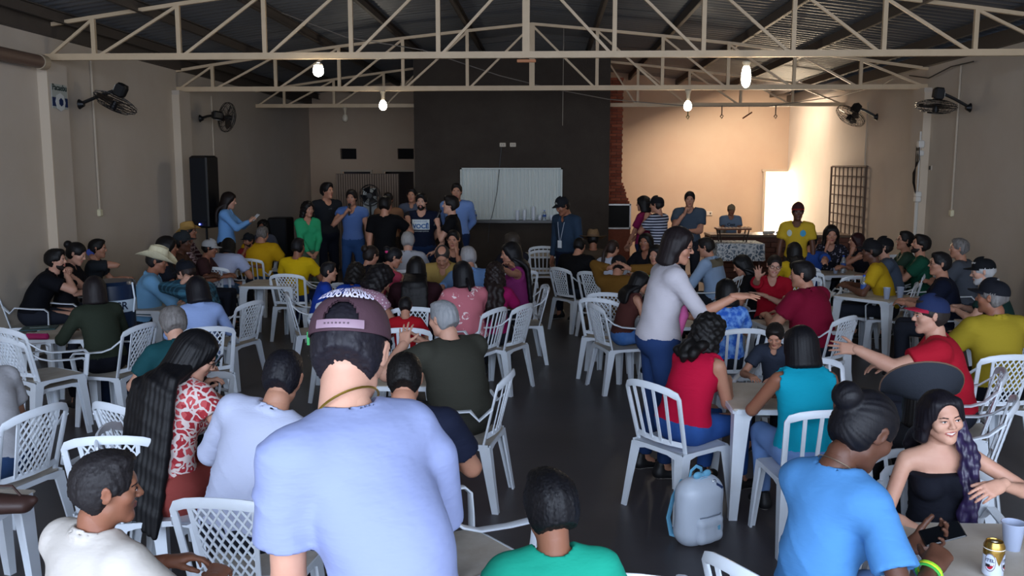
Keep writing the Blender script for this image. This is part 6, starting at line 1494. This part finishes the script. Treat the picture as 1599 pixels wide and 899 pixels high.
for px, nm, h_ in ((742, 'small water bottle on the hatch sill, leftmost', .19), (850, 'water bottle on the hatch sill, rightmost bottle', .19)):
    p = PY(px, 342, by-.06); bottle((p[0], by-.1, wz0), nm, h_, .036)
for px, nm, h_ in ((808, 'stack of clear cups on the sill, left', .19), (819, 'stack of clear cups on the sill, second', .20), (833, 'tall stack of clear cups on the sill', .26), (843, 'short cup on the sill beside the tall stack', .10), (861, 'small cup on the sill at the right end', .10)):
    p = PY(px, 342, by-.06); m = MB(); k_ = max(1, int(h_/.03)); m.lathe([(.026, 0)]+[q_ for j in range(k_) for q_ in ((.034+.004*(j > 0), .03+h_*j/k_*.8), (.036, .034+h_*j/k_*.8))]+[(.036, h_)], 14)
    tag(m.obj('cup_stack' if h_ > .12 else 'plastic_cup', mat('cup_stack', '#d3dbe6', .3, .5), None, True, (p[0], by-.1, wz0)), nm, 'cup', 'cups on the hatch sill')
# folder, pencil case, papers on left table
p = PZ(52, 516, TZ); fo = empty('folder', (p[0], p[1]+.1, TZ), R(20), 'dark green printed folder lying on the left table', 'folder')
m = MB(); m.box((0, 0, .006), (.30, .22, .010), bev=.002); m.obj('folder_cover', mat('folder_green', '#23474a', .5), fo)
m = MB(); m.box((.0, .0, .0115), (.16, .03, .001)); m.obj('folder_stripe', mat('folder_light', '#8fa3a3', .5), fo)
p = PZ(56, 524, TZ+.03); m = MB(); m.sweep([(-.10, 0, .03), (-.09, 0, .03), (.09, 0, .03), (.10, 0, .03)], [.03, .058, .058, .03], [.03, .055, .055, .03]); pc = m.obj('pencil_case', mat('pink_cloth', '#a3245c', .5), None, True, (p[0]+.03, p[1]-.03, TZ)); tag(pc, 'shiny pink pencil case on the left table', 'case')
m = MB(); m.tube([(-.09, 0, .060), (.09, 0, .060)], .004, 5); m.obj('zip', chrome, pc)
p = PY(-6, 800, 3.55); lb = empty('leather_bag', (p[0], 3.62, TZ), R(15), 'brown leather bag corner on the table cut off by the left edge', 'bag')
G = Grid((-.16, -.12, -.01), (.16, .12, .14), .008); G.cap((-.08, 0, .05), (.07, 0, .035), .048, .036, 0, flat=((0, 1, 0), .7)); G.cap((.07, 0, .035), (.11, 0, .05), .036, .02, .02); G.plane((0, 0, .003), (0, 0, -1))
link_mesh('bag_body', np_mesh('bag_body', *G.mesh(), [mat('brown_leather', '#3b2722', .5, .4)]), lb)
m = MB(); m.tube([(-.07, .0, .095), (-.03, 0, .125), (.03, 0, .12), (.06, 0, .075)], .006, 6); m.obj('handle', mat('brown_leather', '#3b2722'), lb, smooth=True)
# dark cooler barrel with lettered band
p = PY(172, 445, 7.95); br = empty('cooler_barrel', (p[0], 7.95, 0), 0, 'tall dark blue cooler barrel with a white lettered band', 'cooler'); zt = PY(172, 438, 7.95)[2]
cm = mat('cooler_blue', '#14243c', .3, .5); m = MB(); m.lathe([(.17, .0), (.19, .03), (.205, zt-.30), (.215, zt-.16)], 28); m.obj('barrel_body', cm, br, smooth=True)
m = MB(); m.lathe([(.216, zt-.16), (.216, zt-.03), (.19, zt), (.001, zt+.005)], 28); m.obj('barrel_lid', cm, br, smooth=True)
m = MB(); m.lathe([(.2185, zt-.27), (.2185, zt-.16)], 28, cap=False); m.obj('white_band', mat('band_white', '#aebdc9', .5), br, smooth=True)
m = MB(); m.tube([(.218, -.03, zt-.28), (.235, -.03, zt-.15), (.22, -.03, zt-.01)], .008, 6); m.obj('handle', mat('handle_white', '#c9d3dc', .5), br, smooth=True)
me = text_mesh('PRAIA SR', .10, .002)
for v in me.vertices: aa = R(-78)+v.co.x/.2185; v.co = (.2195*math.cos(aa), .2195*math.sin(aa), zt-.215+v.co.y)
me.materials.append(mat('ink_navy', '#14243c', .5)); link_mesh('barrel_lettering', me, br, False)

# loudspeakers at the left
p = PY(320, 300, 14.0); sp = empty('loudspeaker', (p[0], 14.0, PY(320, 355, 14)[2]), R(-12), 'tall black loudspeaker on a pole stand with a blue light', 'speaker'); hh_ = PY(320, 243, 14)[2]-PY(320, 355, 14)[2]
m = MB(); m.box((0, 0, hh_/2), (.31, .34, hh_), bev=.03); m.obj('cabinet', black_m, sp)
m = MB(); m.box((0, -.172, hh_/2+.03), (.27, .012, hh_-.14), bev=.004); m.obj('grille', mat('grille', '#121419', .7, bump=((200, 200, 200), .8, .004)), sp)
m = MB(); m.lathe([(.012, .0), (.010, .008), (.001, .01)], 10, Matrix.Translation((0, -.182, .06)) @ Euler((R(90), 0, 0)).to_matrix().to_4x4()); m.obj('power_light', mat('blue_led', '#3a48ff', .4, emit=('#5566ff', 14)), sp)
st = empty('speaker_stand', (p[0], 14.0, 0), 0, 'black tripod pole stand below the tall loudspeaker', 'stand'); zt = PY(320, 355, 14)[2]
m = MB(); m.tube([(0, 0, .1), (0, 0, zt)], .018, 8); m.obj('pole', black_m, st, smooth=True)
for k in range(3):
    a = 2*PI*k/3+.3; m = MB(); m.tube([(0, 0, .55), (.42*math.cos(a), .42*math.sin(a), .02)], .012, 6); m.obj('leg', black_m, st, smooth=True)
m = MB(); m.tube([(0, 0, .52), (0, 0, .60)], .03, 8); m.obj('collar', black_m, st, smooth=True)
p = PY(440, 390, 15.6); s2 = empty('subwoofer', (p[0], 15.6, 0), R(-6), 'black floor speaker cabinet beside the woman with long curls', 'speaker'); z_ = PY(440, 339, 15.6)[2]
m = MB(); m.box((0, 0, z_/2), (.34, .36, z_), bev=.02); m.obj('cabinet', black_m, s2)
m = MB(); m.box((0, -.182, z_/2), (.30, .012, z_-.1), bev=.004); m.obj('grille', mat('grille', '#121419'), s2)
# pedestal fan and a white board behind the speakers
p = PY(578, 305, 16.6); pf = empty('pedestal_fan', (p[0], 16.6, 0), 0, 'black pedestal fan standing behind the blue shirt speaker', 'fan'); zc_ = p[2]
m = MB(); m.lathe([(.2, 0), (.2, .02), (.03, .05)], 20); m.obj('base', black_m, pf, smooth=True)
m = MB(); m.tube([(0, 0, .04), (0, 0, zc_)], .018, 8); m.obj('pole', black_m, pf, smooth=True)
m = MB()
for rr, yy in ((.20, -.02), (.19, -.06), (.13, -.09), (.06, -.10), (.19, .04), (.12, .07)): m.tube([(rr*math.cos(a), yy, zc_+rr*math.sin(a)) for a in np.linspace(0, 2*PI, 25)], .005, 5)
m.obj('guard_ring', black_m, pf, smooth=True)
for k in range(4):
    a = PI/2*k+.4; m = MB(); m.loft([[(rr*math.cos(a+t*.5), -.03+t*.03+d, zc_+rr*math.sin(a+t*.5)) for t, d in ((-1, 0), (1, 0), (1, .006), (-1, .006))] for rr in (.03, .12, .18)]); m.obj('blade', mat('blade_dark', '#15171c', .4, .4), pf)
m = MB(); m.lathe([(.05, -.06), (.06, .0), (.05, .08)], 12, Matrix.Translation((0, .0, zc_)) @ Euler((R(90), 0, 0)).to_matrix().to_4x4()); m.obj('motor', black_m, pf, smooth=True)
p = PY(577, 318, 16.9); m = MB(); m.box((0, 0, 0), (.26, .02, .62), bev=.008); bd = m.obj('board_panel', mat('board_white', '#b9c0c2', .5)); bd.location = (0, 0, 1.5)
rb = empty('white_board', (p[0]+.0, 16.95, 0), 0, 'narrow white board on a post behind the pedestal fan', 'board'); bd.parent = rb
m = MB(); m.tube([(0, .03, 0), (0, .03, 1.3)], .015, 6); m.obj('post', black_m, rb)

# serving counter of planks, cloth-covered table and grill
pl = empty('plank_counter', (4.55, 17.3, 0), 0, 'dark brown plank counter under the bright doorway', 'counter'); x0c, x1c = PY(1108, 380, 17.3)[0]-4.55, XR-.12-4.55; zt = PY(1200, 366, 17.3)[2]
pm = [mat('plank_%d' % k, c_, .6, .35, vary=(6, '#2a1812', .5)) for k, c_ in enumerate(('#5a3426', '#4a2a20', '#6b4030'))]
nz = 9
for k in range(nz):
    x = x0c
    while x < x1c-.1:
        L_ = min(random.uniform(.9, 1.6), x1c-x); m = MB(); m.box((x+L_/2, -.02*(k % 2), (k+.5)*(zt-.05)/nz), (L_-.012, .035, (zt-.05)/nz-.010), bev=.003); m.obj('plank', pm[random.randrange(3)], pl); x += L_
m = MB(); m.box(((x0c+x1c)/2, .32, (zt-.05)/2), (x1c-x0c-.02, .6, zt-.06)); m.obj('counter_core', pm[1], pl)
m = MB(); m.box(((x0c+x1c)/2, .28, zt-.025), (x1c-x0c, .75, .05), bev=.008); m.obj('counter_top', mat('granite_top', '#6d5a4a', .3, .5, vary=(30, '#3f342c', .6)), pl)
p = PY(1151, 376, 16.2); ct = empty('serving_table', (p[0], 16.2, 0), 0, 'table with a grey patterned plastic cloth and lace edge', 'table'); wt = (PY(1186, 376, 16.2)[0]-PY(1116, 376, 16.2)[0])/2; zt2 = PY(1151, 376, 16.2)[2]-.02
m = MB(); m.box((0, 0, zt2-.02), (2*wt-.04, .66, .03)); m.obj('table_top', pm[0], ct)
for sx in (-1, 1):
    for sy_ in (-1, 1): m = MB(); m.box((sx*(wt-.06), sy_*.28, (zt2-.03)/2), (.05, .05, zt2-.03)); m.obj('leg', pm[1], ct)
clm = pattern('lace_cloth', 'floral', '#8e9aa6', '#d3d8dc', .7, c3='#5f6f80'); n = 40; rg = []
for zz, s_ in ((zt2, .0), (zt2-.006, .012), (zt2-.16, .022), (zt2-.30, .03)):
    ring = []
    for k in range(n*4):
        sd_, t = divmod(k, n); t = -1+2*t/n; wv = (.012*math.sin(k*.9))*(zt2-zz)/.3; a, b_ = wt+s_+wv, .34+s_+wv
        ring.append([(t*a, -b_, zz), (a, t*b_, zz), (-t*a, b_, zz), (-a, -t*b_, zz)][sd_])
    rg.append([(x_, y_, z_-(.012*abs(math.sin(k_*.8)) if zz < zt2-.2 else 0)) for k_, (x_, y_, z_) in enumerate(ring)])
m = MB(); m.loft(rg, cap=False); m.add(rg[0], [tuple(range(len(rg[0])))]); tc_ = m.obj('tablecloth', clm, None, True, (p[0], 16.2, .003)); tag(tc_, 'grey and white patterned plastic tablecloth on the serving table', 'tablecloth')
p = PY(1143, 366, 16.25); gr = empty('table_grill', (p[0], 16.2, zt2+.004), 0, 'dark metal rack grill on legs on the patterned tablecloth', 'grill'); dm = mat('dark_metal', '#3a2c24', .45, .4, .5)
gw = .30; m = MB(); m.box((0, 0, .235), (2*gw, .34, .03), bev=.005); m.obj('tray', mat('tray_copper', '#6b4128', .4, .5, .4), gr)
m = MB(); m.box((0, 0, .13), (2*gw-.1, .28, .02)); m.obj('lower_rack', dm, gr)
for sx in (-1, 1):
    for sy_ in (-1, 1): m = MB(); m.tube([(sx*(gw-.08), sy_*.12, .0), (sx*(gw-.04), sy_*.14, .22)], .012, 6); m.obj('leg', dm, gr)
for k in range(9): m = MB(); m.tube([(-gw+.08+.068*k*.95, -.17, .26), (-gw+.08+.068*k*.95, .17, .26)], .005, 5); m.obj('grill_bar', dm, gr)
for px, sx_, c_, nm in ((1215, .22, '#b9b3aa', 'crumpled pale cloth bundle on the plank counter'), (1125, .10, '#8a8f8a', 'small pot on the plank counter left of the grill')):
    p = PY(px, 362, 17.4); G = Grid((-.35, -.2, -.02), (.35, .2, .2), .014)
    if sx_ > .2:
        for k in range(5): G.cap((-.25+.12*k, .05*math.sin(k*2), .02), (-.18+.12*k, -.04*math.cos(k*3), .03), .035, .03, .02)
        G.plane((0, 0, 0), (0, 0, -1)); o_ = link_mesh('cloth_bundle', np_mesh('cloth_bundle', *G.mesh(), [cloth(c_)]), None, True, (p[0], 17.45, zt)); tag(o_, nm, 'cloth')
    else:
        m = MB(); m.lathe([(.06, 0), (.08, .02), (.085, .09), (.09, .095), (.08, .095), (.07, .02), (.001, .015)], 16); tag(m.obj('small_pot', mat('pot_alu', '#8d8a84', .35, .5, .7), None, True, (p[0], 17.3, zt)), nm, 'pot')

# backpack
p = PZ(1098, 835, .06); bp = empty('backpack', (p[0]-.02, p[1]+.06, 0), R(36), 'small silver grey backpack with pale blue trim on the floor by the table leg', 'backpack')
bm2 = mat('bag_silver', '#c6d0de', .38, .45, bump=((60, 60, 60), .15, .004)); tb = mat('bag_blue', '#6fb0d0', .5)
G = Grid((-.2, -.16, -.01), (.2, .2, .46), .008)
G.cap((-.075, 0, .08), (.075, 0, .08), .075, None, .0, flat=((0, 1, 0), .9)); G.cap((-.06, .0, .30), (.06, .0, .30), .085, None, .06, flat=((0, 1, 0), 1.0)); G.cap((-.072, 0, .08), (-.066, 0, .30), .084, .084, .05); G.cap((.072, 0, .08), (.066, 0, .30), .084, .084, .05); G.ell((0, 0, .2), (.155, .09, .17), .04); G.cap((0, 0, .08), (0, 0, .30), .085, None, .05)
G.plane((0, 0, .002), (0, 0, -1)); link_mesh('bag_body', np_mesh('bag_body', *G.mesh(), [bm2]), bp)
G = Grid((-.2, -.2, -.01), (.2, .0, .3), .007); G.cap((-.06, -.082, .06), (.06, -.082, .06), .036, None, 0); G.cap((-.06, -.080, .15), (.06, -.080, .15), .036, None, .05); G.cap((-.06, -.08, .06), (-.06, -.08, .15), .036, None, .03); G.cap((.06, -.08, .06), (.06, -.08, .15), .036, None, .03); G.cap((0, -.08, .06), (0, -.08, .15), .036, None, .04)
link_mesh('front_pocket', np_mesh('front_pocket', *G.mesh(), [bm2]), bp)
m = MB(); m.tube([(-.085, -.095, .185), (-.05, -.118, .192), (.05, -.118, .192), (.085, -.095, .185)], .004, 5); m.obj('pocket_zip', mat('zip_grey', '#7d8796', .5), bp, smooth=True)
m = MB(); m.box((.045, -.118, .10), (.03, .006, .10), bev=.002); m.obj('blue_tab', tb, bp)
m = MB(); pts = [(-.14, .0, .12)]+[(-.140*math.cos(a), -.035, .26+.135*math.sin(a)) for a in np.linspace(0, PI, 16)]+[(.14, 0, .12)]; m.tube(pts, .0045, 5); m.obj('main_zip', mat('zip_blue', '#8fc3dc', .5), bp, smooth=True)
m = MB(); m.sweep([(-.05, .03, .385), (-.04, .03, .43), (0, .03, .45), (.04, .03, .43), (.05, .03, .385)], .022, .008, nrm=(0, 1, 0)); m.obj('handle', tb, bp, smooth=True)
for sx in (-1, 1): m = MB(); m.sweep([(sx*.07, .07, .37), (sx*.09, .12, .26), (sx*.11, .14, .12), (sx*.12, .10, .03), (sx*.10, .07, .03)], .035, .008, nrm=(0, 1, 0)); m.obj('strap', tb, bp, smooth=True)
G = Grid((-.1, -.08, .33), (.12, .08, .48), .006)
for sg in (-1, 1): G.ell((sg*.038, -.02, .415), (.034, .014, .022), .008)
G.ell((0, -.02, .412), (.013, .014, .013), .006); link_mesh('bow', np_mesh('bow', *G.mesh(), [tb]), bp)
m = MB(); m.tube([(.05+.014*math.cos(a), -.07, .375+.014*math.sin(a)) for a in np.linspace(0, 2*PI, 14)], .0022, 5); m.obj('key_ring', chrome, bp, smooth=True)
m = MB(); m.tube([(.06, -.078, .362), (.10, -.085, .335)], .009, 8); m.obj('key_fob', mat('fob_blue', '#24365c', .4), bp, smooth=True)
m = MB(); m.box((-.085, -.09, .06), (.012, .01, .05)); m.obj('side_tag', mat('tag_dark', '#3a3f48', .6), bp)

# phones and microphones
held_phone('woman in the light blue tee', 'L', 'black phone held by the woman in light blue tee', size=1.0)
held_phone('man with the blue phone', 'R', 'blue phone held to the ear of the man in dark grey', '#2440a0')
held_phone('man in the straw cowboy hat', 'R', 'dark phone in the hand of the cowboy hat man', '#20242c')
held_phone('woman in the black tee', 'L', 'pale phone in the hand of the person in black tee', '#8d98ac')
held_phone('woman in the denim shirt', 'R', 'phone held by the standing woman in denim shirt', '#c9c9c9')
held_phone('man filming in black', 'R', 'lit phone held up by the man filming in black', '#16161a', '#c9b49a')
def mic(who, key, label):
    wr, hv, bk = PEOPLE[who][key]; info = PEOPLE[who]; mouth = info['loc']+info['rl'].T @ ((info['Hc']+info['Rh'] @ np.array([0, .125, -.06]))*info['s'])
    h_ = wr+hv*.075-bk*.03; d = unit(mouth-h_); L_ = np.linalg.norm(mouth-h_); r = empty('microphone', h_, 0, label, 'microphone', 'handheld microphones')
    m = MB(); m.tube([tuple(-d*.08), tuple(d*max(.05, L_-.05))], [.013, .017], 10); m.obj('mic_body', black_m, r, smooth=True)
    V = []; m = MB(); m.lathe([(.001, -.026), (.018, -.018), (.026, 0), (.020, .018), (.001, .026)], 14, Matrix.Translation(tuple(d*max(.06, L_-.03)))); m.obj('mic_head', mat('mic_mesh', '#2c2c30', .5, .5, .6), r, smooth=True)
mic('man in the blue shirt with microphone', 'R', 'black microphone at the mouth of the man in blue shirt')
mic('man with the microphone in black', 'L', 'black microphone held by the man in black polo')
